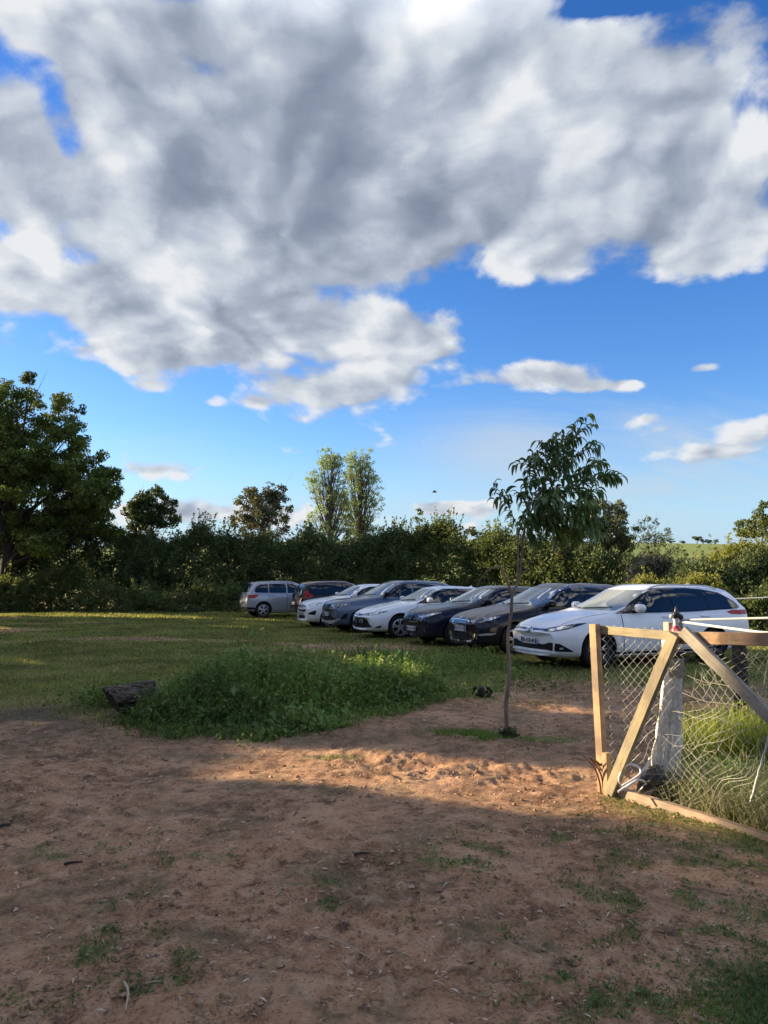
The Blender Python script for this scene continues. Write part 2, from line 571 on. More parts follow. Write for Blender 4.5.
ys = np.array(list(np.linspace(-30, 1.6, 26)) + spaced(1.7, 60, lambda y: max(0.016, 0.0034 * y ** 1.35))[0:] + spaced(62, 900, lambda y: y * 0.12))
xp = spaced(0.0, 3.2, lambda x: 0.0165) + spaced(3.25, 700, lambda x: 0.03 + 0.05 * (x - 3.2))
xs = np.array([-v for v in xp[:0:-1]] + xp)
X, Y = np.meshgrid(xs, ys)
Z = gz(X, Y)
G = grass_amount(X, Y)
near = sstep(16, 6, Y)
cl1 = fbm(X * 5, Y * 5, 4, 51)
cl2 = fbm(X * 16, Y * 16, 3, 57)
cl3 = np.abs(fbm(X * 9 + 5, Y * 9, 3, 59) - 0.5) * 2
rough_patch = 0.45 + 0.9 * sstep(0.35, 0.65, fbm(X * 1.1, Y * 1.1, 3, 61))
Z = Z + near * (1 - 0.5 * G) * rough_patch * (0.052 * (cl1 - 0.5) + 0.028 * (cl2 - 0.5) - 0.030 * cl3 ** 2)
ny, nx = X.shape
idx = np.arange(ny * nx).reshape(ny, nx)
F = np.stack([idx[:-1, :-1], idx[:-1, 1:], idx[1:, 1:], idx[1:, :-1]], -1).reshape(-1, 4)
me = np_mesh('ground', np.stack([X, Y, Z], -1).reshape(-1, 3), F, True)
attr_col(me, 'grass', G)
lx, ly = pix_xy(70, 712)
darksoil = np.clip(1.2 * ell(X, Y, lx, ly, 1.5, 0.9) + 0.5 * ell(X, Y, -1.2, 7.9, 2.2, 0.5), 0, 1) * sstep(0.2, 0.5, fbm(X * 1.5, Y * 1.5, 3, 71) + 0.1)
attr_col(me, 'dark_soil', darksoil)
m = mat('earth', (0.2, 0.13, 0.085), 0.95, spec=0.12)
t, b = pbsdf(m)
tc = t.node('ShaderNodeTexCoord'); O = tc.outputs['Object']
big = t.noise(O, 1.3, 7, 0.62, 0.3)
med = t.noise(O, 8.0, 9, 0.68, 0.4)
fine = t.noise(O, 60.0, 5, 0.65)
c = t.ramp(big, [(0.34, (0.150, 0.078, 0.039)), (0.50, (0.31, 0.168, 0.085)), (0.66, (0.47, 0.285, 0.155))])
c = t.mix(t.maprange(med, 0.46, 0.68, 0, 0.9), c, (0.47, 0.295, 0.175))
c = t.mix(t.maprange(med, 0.49, 0.33, 0, 0.9), c, (0.070, 0.038, 0.024))
c = t.mix(t.maprange(fine, 0.45, 0.70, 0, 0.6), c, (0.37, 0.25, 0.165))
c = t.mix(t.maprange(fine, 0.47, 0.34, 0, 0.75), c, (0.075, 0.047, 0.034))
vo = t.node('ShaderNodeTexVoronoi'); vo.inputs['Scale'].default_value = 26.0
t.l.new(O, vo.inputs['Vector'])
peb = t.math('MULTIPLY', t.maprange(vo.outputs['Distance'], 0.22, 0.10), t.maprange(t.noise(O, 9.0, 2), 0.55, 0.7), clamp=True)
c = t.mix(t.math('MULTIPLY', peb, 0.6), c, (0.40, 0.30, 0.22))
ds = t.node('ShaderNodeAttribute', attribute_name='dark_soil')
c = t.mix(t.math('MULTIPLY', ds.outputs['Fac'], 0.85), c, t.ramp(med, [(0.3, (0.030, 0.025, 0.021)), (0.7, (0.10, 0.082, 0.066))]))
moss = t.math('MULTIPLY', t.maprange(t.noise(O, 1.6, 6, 0.65), 0.48, 0.64), t.maprange(t.noise(O, 30.0, 4, 0.6), 0.40, 0.60, 0.15, 0.75), clamp=True)
c = t.mix(moss, c, (0.115, 0.105, 0.060))
ga = t.node('ShaderNodeAttribute', attribute_name='grass')
gnoise = t.noise(O, 22.0, 5, 0.65)
gcol = t.ramp(t.noise(O, 1.1, 4, 0.6), [(0.32, (0.095, 0.112, 0.026)), (0.52, (0.165, 0.168, 0.042)), (0.72, (0.24, 0.205, 0.08))])
gcol = t.mix(t.maprange(gnoise, 0.45, 0.75, 0, 0.6), gcol, (0.21, 0.18, 0.085))
gm = t.maprange(t.math('ADD', ga.outputs['Fac'], t.math('MULTIPLY', t.math('SUBTRACT', gnoise, 0.5), 1.0)), 0.30, 0.62)
sy_ = t.node('ShaderNodeSeparateXYZ'); t.l.new(O, sy_.inputs[0])
c = t.mix(t.math('MULTIPLY', gm, t.maprange(sy_.outputs[1], 6.5, 9.5, 0.5, 0.9)), c, gcol)
t.set(b.inputs['Base Color'], c)
h = t.math('ADD', t.math('MULTIPLY', med, 0.5), t.math('ADD', t.math('MULTIPLY', fine, 0.35), t.math('MULTIPLY', peb, 0.3)))
t.set(b.inputs['Normal'], t.bump(h, 0.9, 0.035))
ground = tag(link_mesh('ground', me, m), kind='structure')


# ------------------------------------------------------------------ distant hill
hx = np.linspace(-420, 420, 170); hy = np.linspace(110, 620, 60)
HX, HY = np.meshgrid(hx, hy)
ridge = 21.5 + 2.0 * np.sin(HX / 90 + 1.0) + 3 * (fbm(HX / 120, HY / 120, 3, 81) - 0.5)
HZ = -0.5 + ridge * sstep(120, 430, HY)
hi = np.arange(HX.size).reshape(HX.shape)
F = np.stack([hi[:-1, :-1], hi[:-1, 1:], hi[1:, 1:], hi[1:, :-1]], -1).reshape(-1, 4)
me = np_mesh('hill', np.stack([HX, HY, HZ], -1).reshape(-1, 3), F, True)
m = mat('pasture', (0.16, 0.20, 0.06), 0.9, spec=0.1)
t, b = pbsdf(m); tc = t.node('ShaderNodeTexCoord')
n = t.noise(tc.outputs['Object'], 0.02, 4, 0.5)
vo = t.node('ShaderNodeTexVoronoi'); vo.inputs['Scale'].default_value = 0.010; t.l.new(tc.outputs['Object'], vo.inputs['Vector'])
c = t.ramp(n, [(0.35, (0.13, 0.19, 0.045)), (0.6, (0.20, 0.24, 0.075))])
c = t.mix(0.45, c, t.ramp(vo.outputs['Color'], [(0.2, (0.10, 0.17, 0.04)), (0.5, (0.24, 0.25, 0.08)), (0.8, (0.17, 0.21, 0.06))]))
t.set(b.inputs['Base Color'], c)
tag(link_mesh('hill', me, m), kind='structure')
# ------------------------------------------------------------------ cars
def paint(name, col, rough=0.25, coat=0.6, metal=0.0, dust=0.0):
    m = mat(name, col, rough, metal=metal, coat=coat)
    t, b = pbsdf(m)
    tc = t.node('ShaderNodeTexCoord')
    n = t.noise(tc.outputs['Object'], 2.2, 6, 0.65)
    g = t.node('ShaderNodeNewGeometry')
    s = t.node('ShaderNodeSeparateXYZ'); t.l.new(tc.outputs['Object'], s.inputs[0])
    lowm = t.maprange(s.outputs[2], 0.7, 0.2, 0.0, 0.4 if sum(col) > 1 else 0.06)            # road dirt along the sills
    dirt = t.math('MULTIPLY', lowm, t.maprange(n, 0.3, 0.7), clamp=True)
    c = t.mix(dirt, col, (0.16, 0.12, 0.085))
    if dust:                                                       # settled dust on the upward faces
        sn_ = t.node('ShaderNodeSeparateXYZ'); t.l.new(g.outputs['Normal'], sn_.inputs[0])
        dm = t.math('MULTIPLY', t.maprange(sn_.outputs[2], 0.55, 0.95), t.maprange(n, 0.25, 0.65, 0.3, dust), clamp=True)
        c = t.mix(dm, c, (0.36, 0.30, 0.24))
        t.set(b.inputs['Coat Weight'], t.math('MULTIPLY_ADD', dm, -coat, coat))
        t.set(b.inputs['Roughness'], t.math('MULTIPLY_ADD', dm, 0.4, rough))
    t.set(b.inputs['Base Color'], c)
    return m


P_WHITE = paint('paint_white', (0.74, 0.75, 0.77), 0.25, 0.5)
P_SILVER = paint('paint_silver', (0.29, 0.31, 0.335), 0.30, 0.6, 0.3)
P_BLACK = paint('paint_black', (0.008, 0.008, 0.011), 0.16, 0.0, dust=0.12)
P_NAVY = paint('paint_midnight', (0.008, 0.010, 0.024), 0.16, 0.0, dust=0.18)
P_DUSTY = paint('paint_dusty_black', (0.008, 0.009, 0.016), 0.18, 0.0, dust=0.85)
P_GREYBLUE = paint('paint_grey_blue', (0.075, 0.108, 0.165), 0.28, 0.6, 0.3)
for _m in (P_BLACK, P_NAVY, P_DUSTY): _m.node_tree.nodes['Principled BSDF'].inputs['Specular IOR Level'].default_value = 0.32
M_GLASS = mat('tinted_glass', (0.006, 0.008, 0.010), 0.03, spec=0.5, ior=1.6)
M_SCREEN = mat('windscreen_glass', (0.22, 0.25, 0.235), 0.05, spec=0.5, ior=2.6)
M_BLK = mat('black_trim', (0.008, 0.008, 0.009), 0.6, spec=0.15)
M_GLOSSBLK = mat('gloss_black', (0.008, 0.008, 0.009), 0.12)
M_CHROME = mat('chrome', (0.72, 0.72, 0.73), 0.14, metal=1.0)
M_TYRE = mat('tyre_rubber', (0.016, 0.015, 0.015), 0.85, spec=0.2)
M_ALLOY = mat('alloy', (0.50, 0.51, 0.52), 0.3, metal=0.8)
M_DKALLOY = mat('dark_alloy', (0.20, 0.20, 0.21), 0.35, metal=0.8)
M_LAMP = mat('lamp_glass', (0.45, 0.48, 0.50), 0.08, metal=0.35, coat=1.0)
M_LAMPDK = mat('lamp_smoked', (0.035, 0.038, 0.042), 0.06, coat=1.0)
M_RED = mat('lamp_red', (0.36, 0.006, 0.010), 0.25, spec=0.3)
M_PLATE = mat('plate_white', (0.62, 0.63, 0.62), 0.4)
M_PLATEBL = mat('plate_blue', (0.02, 0.06, 0.28), 0.4)
M_INK = mat('plate_ink', (0.012, 0.012, 0.014), 0.5)
M_GREYTRIM = mat('grey_bumper', (0.26, 0.27, 0.28), 0.5)
M_SEAM = mat('panel_gap', (0.006, 0.006, 0.006), 0.8)

NS = 22      # points over half a section (lower + upper)


def shell(S):
    """the painted body: a loft of half sections mirrored, rounded nose and tail in plan"""
    L, W = S['L'], S['W']
    xs_ = np.concatenate([np.linspace(0, 0.30, 13)[:-1], np.linspace(0.30, L - 0.30, 74), np.linspace(L - 0.30, L, 13)[1:]])
    zt = smooth1(xs_, S['top'], 0.035)
    zs = np.minimum(smooth1(xs_, S['belt'], 0.08), zt - 0.015)
    zb = smooth1(xs_, S['bottom'], 0.05)
    pw = np.interp(xs_, [0, .04, .10, .2, .38, .7, 1.2, L - 1.3, L - .6, L - .3, L - .12, L - .04, L], [.74, .80, .85, .905, .955, .985, 1, 1, .985, .955, .91, .87, .80]) * W / 2
    V = []
    for x, t_, s_, b_, w in zip(xs_, zt, zs, zb, pw):
        h = s_ - b_
        low = np.array([(0, b_), (.55 * w, b_), (.84 * w, b_ + .01), (.94 * w, b_ + .06), (.982 * w, b_ + .22 * h), (.996 * w, b_ + .42 * h), (1.0 * w, b_ + .60 * h), (.992 * w, b_ + .78 * h), (.965 * w, b_ + .93 * h), (.93 * w, s_)])
        hh = t_ - s_
        k = min(1, hh / 0.38)
        n = 2.5 + 2.3 * k
        th = np.linspace(0, np.pi / 2, NS - 9)[1:]
        tum = S.get('tumble', 0.20) * k
        cc, ss = np.cos(th) ** (2 / n), np.sin(th) ** (2 / n)
        up = np.stack([(.93 * w - tum * ss) * cc, s_ + hh * ss], 1)
        # roof crown: lift the middle a touch
        half = np.concatenate([low, up])
        full = np.concatenate([half, (half * np.array([-1, 1]))[1:-1][::-1]])
        V.append(np.column_stack([np.full(len(full), x), full]))
    V = np.array(V)                                     # (ns, nk, 3)
    nk = V.shape[1]
    # noses and screens are bowed in plan
    yn = np.abs(V[:, :, 1]) / (W / 2)
    xx = V[:, :, 0].copy()
    V[:, :, 0] = xx + S.get('bow', 0.16) * yn ** 2.4 * np.exp(-(xx / 0.45)) - 0.10 * yn ** 2.4 * np.exp(-((L - xx) / 0.35))
    ramp = np.clip((V[:, :, 2] - 0.9) / 0.25, 0, 1) * np.clip((2.8 - xx) / 0.9, 0, 1) * np.clip((xx - 0.5) / 0.4, 0, 1)
    V[:, :, 0] += 0.20 * (yn / .75) ** 2 * ramp
    verts = V.reshape(-1, 3).tolist()
    ns = len(xs_)
    faces = []
    for i in range(ns - 1):
        for k in range(nk):
            k2 = (k + 1) % nk
            faces.append((i * nk + k, i * nk + k2, (i + 1) * nk + k2, (i + 1) * nk + k))
    for i, fl in ((0, True), (ns - 1, False)):          # end caps: rings shrinking to a point
        prev = [i * nk + k for k in range(nk)]
        c = V[i].mean(0)
        for f in (0.66, 0.33):
            ring = []
            for k in range(nk):
                verts.append((c + (V[i, k] - c) * f).tolist()); ring.append(len(verts) - 1)
            for k in range(nk):
                k2 = (k + 1) % nk
                q = (prev[k], prev[k2], ring[k2], ring[k])
                faces.append(q[::-1] if fl else q)
            prev = ring
        verts.append(c.tolist()); cv = len(verts) - 1
        for k in range(nk):
            k2 = (k + 1) % nk
            q = (prev[k], prev[k2], cv)
            faces.append(q[::-1] if fl else q)
    bm = bmesh.new()
    bv = [bm.verts.new(v) for v in verts]
    for f in faces: bm.faces.new([bv[i] for i in f])
    bmesh.ops.remove_doubles(bm, verts=bm.verts, dist=0.0005)
    bmesh.ops.recalc_face_normals(bm, faces=bm.faces)
    return bm


class Car:
    def __init__(self, S, name, label, group, loc, rotz, body_mat):
        self.S = S
        self.root = tag(empty(name, loc, rotz), label, 'car', group)
        bm = shell(S)
        self.bvh = BVHTree.FromBMesh(bm)
        bmesh.ops.triangulate(bm, faces=[f for f in bm.faces if len(f.verts) > 4])
        me = bpy.data.meshes.new('body'); bm.to_mesh(me); bm.free()
        body = link_mesh('body', me, [body_mat, M_BLK], self.root)
        # wheel arches are cut out of the body
        cutters = []
        r = S['r']
        for xa in (S['xf'], S['xr']):
            for s in (-1, 1):
                cb = bmesh.new()
                bmesh.ops.create_cone(cb, cap_ends=True, segments=36, radius1=r * 1.13, radius2=r * 1.13, depth=0.5,
                                      matrix=Matrix.Translation((xa, s * (S['W'] / 2 - 0.05), r + 0.02)) @ Matrix.Rotation(math.pi / 2, 4, 'X'))
                cm = bpy.data.meshes.new('cut'); cb.to_mesh(cm); cb.free(); cm.materials.append(M_BLK)
                co = bpy.data.objects.new('cut', cm); COL.objects.link(co); co.parent = self.root
                md = body.modifiers.new('b', 'BOOLEAN'); md.operation = 'DIFFERENCE'; md.object = co; md.solver = 'EXACT'
                try: md.material_mode = 'TRANSFER'
                except Exception: pass
                cutters.append(co)
        bpy.context.view_layer.update()
        dg = bpy.context.evaluated_depsgraph_get()
        loc0, rot0 = self.root.location.copy(), self.root.rotation_euler.copy()
        nm = bpy.data.meshes.new_from_object(body.evaluated_get(dg))
        body.modifiers.clear(); body.data = nm; nm.name = 'body'
        for c in cutters:
            cm = c.data; bpy.data.objects.remove(c); bpy.data.meshes.remove(cm)
        shade(nm, 38)
        self.body = body
        self.paint = body_mat

    # -- panels: an outline laid on to the body, a few mm proud
    def patch(self, name, outline, hit, mt, off=0.004, parent=None, step=0.05, scale=(1, 1), loc=None):
        o = []
        n = len(outline)
        for i in range(n):
            a = np.array(outline[i], float); b = np.array(outline[(i + 1) % n], float)
            k = max(1, int(np.linalg.norm((b - a) * scale) / step))
            for j in range(k): o.append(tuple(a + (b - a) * j / k))
        poly = np.array(o)
        mn, mx = poly.min(0), poly.max(0)
        inner = []
        for u in np.arange(mn[0] + step / scale[0] * .6, mx[0], step / scale[0]):
            for v in np.arange(mn[1] + step / scale[1] * .6, mx[1], step / scale[1]):
                # inside and not too near the rim
                x1, y1 = poly[:, 0], poly[:, 1]; x2, y2 = np.roll(x1, -1), np.roll(y1, -1)
                cr = ((y1 > v) != (y2 > v)) & (u < (x2 - x1) * (v - y1) / (y2 - y1 + 1e-12) + x1)
                if cr.sum() % 2 and np.min(np.hypot((x1 - u) * scale[0], (y1 - v) * scale[1])) > step * .45: inner.append((u, v))
        pts = [Vector(p) for p in o] + [Vector(p) for p in inner]
        m = len(o)
        res = delaunay_2d_cdt(pts, [(i, (i + 1) % m) for i in range(m)], [list(range(m))], 1, 1e-5)
        bm = bmesh.new()
        vs = []
        for p in res[0]:
            h, nrm = hit(p[0], p[1])
            vs.append(bm.verts.new(h + nrm * off) if h is not None else None)
        for f in res[2]:
            q = [vs[i] for i in f]
            if None in q: continue
            try: bm.faces.new(q)
            except ValueError: pass
        bmesh.ops.recalc_face_normals(bm, faces=bm.faces)
        # face outwards
        c = Vector((self.S['L'] / 2, 0, 0.6))
        sgn = sum(f.normal.dot(f.calc_center_median() - c) for f in bm.faces)
        if sgn < 0: bmesh.ops.reverse_faces(bm, faces=bm.faces)
        # a rim so that the panel has thickness
        ed = [e for e in bm.edges if e.is_boundary]
        r = bmesh.ops.extrude_edge_only(bm, edges=ed)
        for v in [g for g in r['geom'] if isinstance(g, bmesh.types.BMVert)]:
            d = (Vector((self.S['L'] / 2, 0, 0.7)) - v.co).normalized()
            v.co += d * (off + 0.006)
        bmesh.ops.recalc_face_normals(bm, faces=bm.faces)
        ob = bm_obj(name, bm, mt, parent or self.root, 35)
        return ob

    def _out(self, h, n, d):
        if h is None: return None, None
        if n.dot(d) > 0: n = -n
        return h, n

    def side(self, s):
        def f(x, z):
            h, n, _, _ = self.bvh.ray_cast(Vector((x, s * 3, z)), Vector((0, -s, 0)))
            return self._out(h, n, Vector((0, -s, 0)))
        return f

    def front(self):
        def f(y, z):
            h, n, _, _ = self.bvh.ray_cast(Vector((-2, y, z)), Vector((1, 0, 0)))
            return self._out(h, n, Vector((1, 0, 0)))
        return f

    def rear(self):
        def f(y, z):
            h, n, _, _ = self.bvh.ray_cast(Vector((self.S['L'] + 2, y, z)), Vector((-1, 0, 0)))
            return self._out(h, n, Vector((-1, 0, 0)))
        return f

    def wrap(self, s=1, rear=False):
        """outline in (degrees round the corner from the car's middle line, height)"""
        L = self.S['L']
        x0 = L - 0.95 if rear else 0.95
        def f(a, z):
            a = math.radians(a)
            d = Vector(((1 if rear else -1) * math.cos(a), s * math.sin(a), 0))
            h, n, _, _ = self.bvh.ray_cast(Vector((x0, 0, z)) + d * 2.5, -d)
            return self._out(h, n, -d)
        return f

    def wheels(self, mt_rim, spokes=10):
        S = self.S; r = S['r']; rr = r * 0.70; tw = 0.205
        for xa in (S['xf'], S['xr']):
            for s in (-1, 1):
                w = empty('wheel', (xa, s * (S['W'] / 2 - 0.035 - tw / 2), r - 0.006)); w.parent = self.root
                # tyre: lathe round y
                prof = [(rr * .97, -.42), (rr * 1.06, -.5), (r * .93, -.5), (r * .985, -.40), (r, -.25), (r, .25), (r * .985, .40), (r * .93, .5), (rr * 1.06, .5), (rr * .97, .42)]
                n = 40
                V = []; F = []
                for i in range(n):
                    a = 2 * math.pi * i / n
                    for (q, t_) in prof: V.append((q * math.cos(a), t_ * tw, q * math.sin(a)))
                k = len(prof)
                for i in range(n):
                    j = (i + 1) % n
                    for p in range(k - 1): F.append((i * k + p, i * k + p + 1, j * k + p + 1, j * k + p))
                me = np_mesh('tyre', V, F, True)
                link_mesh('tyre', me, M_TYRE, w)
                # rim: dish, spokes, hub
                bm = bmesh.new()
                def lathe(prof, n=36, mi=0):
                    rings = []
                    for i in range(n):
                        a = 2 * math.pi * i / n
                        rings.append([bm.verts.new((q * math.cos(a), s * y, q * math.sin(a))) for q, y in prof])
                    for i in range(n):
                        A, B = rings[i], rings[(i + 1) % n]
                        for p in range(len(prof) - 1):
                            f = bm.faces.new((A[p], A[p + 1], B[p + 1], B[p])); f.material_index = mi
                lathe([(rr * .995, tw * .44), (rr * .93, tw * .47), (rr * .90, tw * .40), (rr * .89, -tw * .30)])
                lathe([(rr * .89, -tw * .02), (0.02, -tw * .02)], mi=1)
                lathe([(rr * .24, tw * .10), (rr * .22, tw * .34), (rr * .13, tw * .38), (0.002, tw * .38)], n=20)
                for i in range(spokes):
                    a = 2 * math.pi * (i + .25) / spokes
                    if spokes == 10: a = 2 * math.pi * ((i // 2) + (0.30 if i % 2 else -0.0)) / 5 + 0.2
                    M = Matrix.Rotation(-a, 4, 'Y') @ Matrix.Translation((rr * .56, s * tw * .36, 0)) @ Matrix.Rotation(-s * 0.10, 4, 'Z')
                    bm_box(bm, (rr * .74, .03, rr * (.13 if spokes >= 10 else .2)), M, .006)
                bmesh.ops.recalc_face_normals(bm, faces=bm.faces)
                bm_obj('rim', bm, [mt_rim, M_BLK], w, 35)

    def windows(self, side_panes, screen=None, rear_pane=None):
        """side_panes: list of outlines in (x, z)"""
        if screen:
            self.patch('windscreen', [(-y, z) for y, z in screen] + [(y, z) for y, z in screen[::-1]], self.front(), M_SCREEN, 0.004)
        if rear_pane:
            self.patch('rear_window', [(-y, z) for y, z in rear_pane] + [(y, z) for y, z in rear_pane[::-1]], self.rear(), M_GLASS, 0.004)
        for s in (-1, 1):
            for o in side_panes: self.patch('side_window', o, self.side(s), M_GLASS, 0.013, step=.045)

    def doors(self, spec, handle_z):
        """spec: list of (outline, handle x)"""
        for s in (-1, 1):
            for o, hx_ in spec:
                o = np.array(o, float); c = o.mean(0)
                d = self.patch('door', [tuple(c + (p - c) * 0.988) for p in o], self.side(s), self.paint, 0.009, step=.055)
                gap = self.patch('door_gap', [tuple(c + (p - c) * 1.004) for p in o], self.side(s), M_SEAM, 0.0055, parent=d, step=.055)
                h, n = self.side(s)(hx_, handle_z)
                if h is None: continue
                bm = bmesh.new()
                bm_box(bm, (0.20, 0.022, 0.034), Matrix.Translation(h + n * 0.022), 0.009)
                bm_obj('handle', bm, self.S.get('handle_mat', self.paint), d, 40)

    def mirrors(self, x, z, mt=None):
        for s in (-1, 1):
            h, n = self.side(s)(x, z)
            if h is None: continue
            bm = bmesh.new()
            bmesh.ops.create_uvsphere(bm, u_segments=14, v_segments=10, radius=1.0)
            for v in bm.verts:
                v.co = Vector((math.copysign(abs(v.co.x) ** .8, v.co.x) * .075, math.copysign(abs(v.co.y) ** .75, v.co.y) * .115, math.copysign(abs(v.co.z) ** .75, v.co.z) * .075))
                v.co.x -= 0.03 * (1 - abs(v.co.y) / .115)
            bmesh.ops.transform(bm, matrix=Matrix.Translation(h + Vector((0.03, s * .15, .055))), verts=bm.verts)
            mm = bm_obj('wing_mirror', bm, mt or self.paint, self.root, 50)
            bm = bmesh.new()
            bm_box(bm, (.07, .12, .03), Matrix.Translation(h + Vector((0.02, s * .045, .0))) @ Matrix.Rotation(s * .35, 4, 'X'), .008)
            bm_obj('mirror_arm', bm, M_BLK, mm, 40)

    def bonnet(self, x0, x1, w0, w1):
        def top(x, y):
            h, n, _, _ = self.bvh.ray_cast(Vector((x, y, 3)), Vector((0, 0, -1)))
            return self._out(h, n, Vector((0, 0, -1)))
        for s in (-1, 1):
            self.patch('bonnet_gap', [(x0, s * w0), (x1, s * w1), (x1, s * (w1 + .011)), (x0, s * (w0 + .011))], top, M_SEAM, .003, step=.07)
        for s in (-1, 1):                                   # wipers resting at the foot of the screen
            p = []
            for k in range(9):
                y = s * .06 + (-.62 + .58 * k / 8) * 1.0 if s > 0 else .62 - .52 * k / 8
                h, n = self.front()(y, self.S['cowl'] + .055 - .03 * k / 8)
                if h is not None: p.append(tuple(h + n * .014))
            if len(p) > 3:
                g = Geo(); g.tube(p, .008, 5); g.build('wiper', M_BLK, self.root)

    def plate(self, text, z, rear=False, y=0.0, w=.52, h=.11, parent=None):
        f = self.rear() if rear else self.front()
        pts = [f(y + dy, z) for dy in (-.2, 0, .2)]
        ok = [p for p, n in pts if p is not None]
        x = (max if rear else min)(p.x for p in ok) + (0.02 if rear else -0.02)
        bm = bmesh.new()
        bm_box(bm, (.016, w, h), Matrix.Translation((x, y, z)), .003)
        pl_ = bm_obj('number_plate', bm, M_PLATE, self.root, 40)
        sx_ = 1 if rear else -1
        for e in (-1, 1):
            bm = bmesh.new()
            bm_box(bm, (.004, w * .085, h * .94), Matrix.Translation((x + sx_ * .009, y + e * w * .45, z)))
            bm_obj('plate_band', bm, M_PLATEBL, pl_)
        cu = bpy.data.curves.new('plate_text', 'FONT'); cu.body = text; cu.size = h * .92; cu.align_x = 'CENTER'; cu.align_y = 'CENTER'
        cu.offset = 0.0018; cu.extrude = 0.0006
        tmp = bpy.data.objects.new('plate_text', cu)
        tm = bpy.data.meshes.new_from_object(tmp); bpy.data.objects.remove(tmp); bpy.data.curves.remove(cu)
        tm.materials.clear()
        ob = link_mesh('plate_text', tm, M_INK, pl_)
        ob.location = (x + sx_ * .0105, y, z)
        ob.rotation_euler = (math.pi / 2, 0, math.pi / 2 if rear else -math.pi / 2)
        return pl_

    def emblem(self, z, kind='ring', rear=False, size=.1):
        h, n = (self.rear() if rear else self.front())(0.0, z)
        bm = bmesh.new()
        M = Matrix.Translation(h + n * .012) @ n.to_track_quat('Z', 'Y').to_matrix().to_4x4()
        def ring(rx, ry, rot=0, th=.008, off=(0, 0)):
            seg = 20; vs_ = []
            for i in range(seg):
                a = 2 * math.pi * i / seg
                row = []
                for j in range(5):
                    b_ = 2 * math.pi * j / 5
                    p = Vector((math.cos(a) * (rx + th * math.cos(b_)), math.sin(a) * (ry + th * math.cos(b_)), th * math.sin(b_)))
                    row.append(bm.verts.new(M @ (Matrix.Rotation(rot, 4, 'Z') @ p + Vector((*off, 0)))))
                vs_.append(row)
            for i in range(seg):
                for j in range(5): bm.faces.new((vs_[i][j], vs_[(i + 1) % seg][j], vs_[(i + 1) % seg][(j + 1) % 5], vs_[i][(j + 1) % 5]))
        if kind == 'ovals':       # three crossing ovals
            ring(size * .7, size * .48); ring(size * .22, size * .46, th=.006); ring(size * .52, size * .17, th=.006, off=(0, size * .2))
        elif kind == 'diamond':
            pts = [(0, size * .8), (size * .55, 0), (0, -size * .8), (-size * .55, 0)]
            for i in range(4):
                a, b_ = Vector((*pts[i], 0)), Vector((*pts[(i + 1) % 4], 0))
                d = b_ - a
                bm_box(bm, (d.length * 1.1, size * .2, .012), M @ Matrix.Translation((a + b_) / 2) @ Matrix.Rotation(math.atan2(d.y, d.x), 4, 'Z'))
        elif kind == 'oval':
            ring(size * .75, size * .33)
            bm_box(bm, (size * 1.3, size * .5, .008), M, .003)
        elif kind == 'shield':
            bm_box(bm, (size * .5, size * .8, .01), M, .004)
            bm_box(bm, (size * .8, size * .22, .012), M @ Matrix.Translation((0, size * .2, 0)), .003)
        elif kind == 'chevrons':
            for o in (0, -size * .35):
                for sg in (-1, 1):
                    bm_box(bm, (size * .62, size * .17, .012), M @ Matrix.Translation((sg * size * .25, o, 0)) @ Matrix.Rotation(-sg * .7, 4, 'Z'))
        bmesh.ops.recalc_face_normals(bm, faces=bm.faces)
        bm_obj('emblem', bm, M_CHROME, self.root, 40)

    def rails(self, x0, x1, yy, mt):
        for s in (-1, 1):
            pts = []
            for i in range(14):
                x = x0 + (x1 - x0) * i / 13
                h, n, _, _ = self.bvh.ray_cast(Vector((x, s * yy, 3)), Vector((0, 0, -1)))
                lift = .045 * min(1, min(i, 13 - i) / 1.5)
                pts.append((h.x, h.y, h.z + lift))
            g = Geo(); g.tube(pts, .016, 6); g.build('roof_rail', mt, self.root)

    def fin(self, x):
        h, n, _, _ = self.bvh.ray_cast(Vector((x, 0, 3)), Vector((0, 0, -1)))
        bm = bmesh.new()
        v = [bm.verts.new(h + Vector(p)) for p in ((-.09, -.018, -.012), (.07, -.02, -.012), (.07, .02, -.012), (-.09, .018, -.012), (.045, -.005, .055), (.07, -.005, .055), (.07, .005, .055), (.045, .005, .055))]
        for f in ((0, 1, 5, 4), (1, 2, 6, 5), (2, 3, 7, 6), (3, 0, 4, 7), (4, 5, 6, 7), (3, 2, 1, 0)): bm.faces.new([v[i] for i in f])
        bm_obj('aerial', bm, self.paint, self.root, 30)

    def both(self, name, outline, mt, off, rear=False, parent=None, step=.05):
        """an outline on each front (or rear) corner: degrees round the corner, height"""
        out = []
        for s in (-1, 1):
            out.append(self.patch(name, outline, self.wrap(s, rear), mt, off, parent=parent, step=step, scale=(.0165, 1)))
        return out

    def mid(self, name, outline, mt, off, rear=False, parent=None):
        """a symmetric outline across the nose: give its half (degrees >= 0, height) from top centre round to bottom centre"""
        full = list(outline) + [(-a, z) for a, z in outline[::-1] if abs(a) > .01]
        return self.patch(name, full, self.wrap(1, rear), mt, off, parent=parent, scale=(.0165, 1))

    def bars(self, name, rows, mt, off, thick=.014, parent=None):
        for a0, a1, z in rows:
            self.patch(name, [(a0, z - thick / 2), (a1, z - thick / 2), (a1, z + thick / 2), (a0, z + thick / 2)], self.wrap(1), mt, off, parent=parent, scale=(.0165, 1))


ROW_STEP = Vector((-1.10, 2.57, 0))
AX8 = Vector((3.72, 13.72, 0))      # the nearest car's front axle, near side
HEAD = R(22.0)


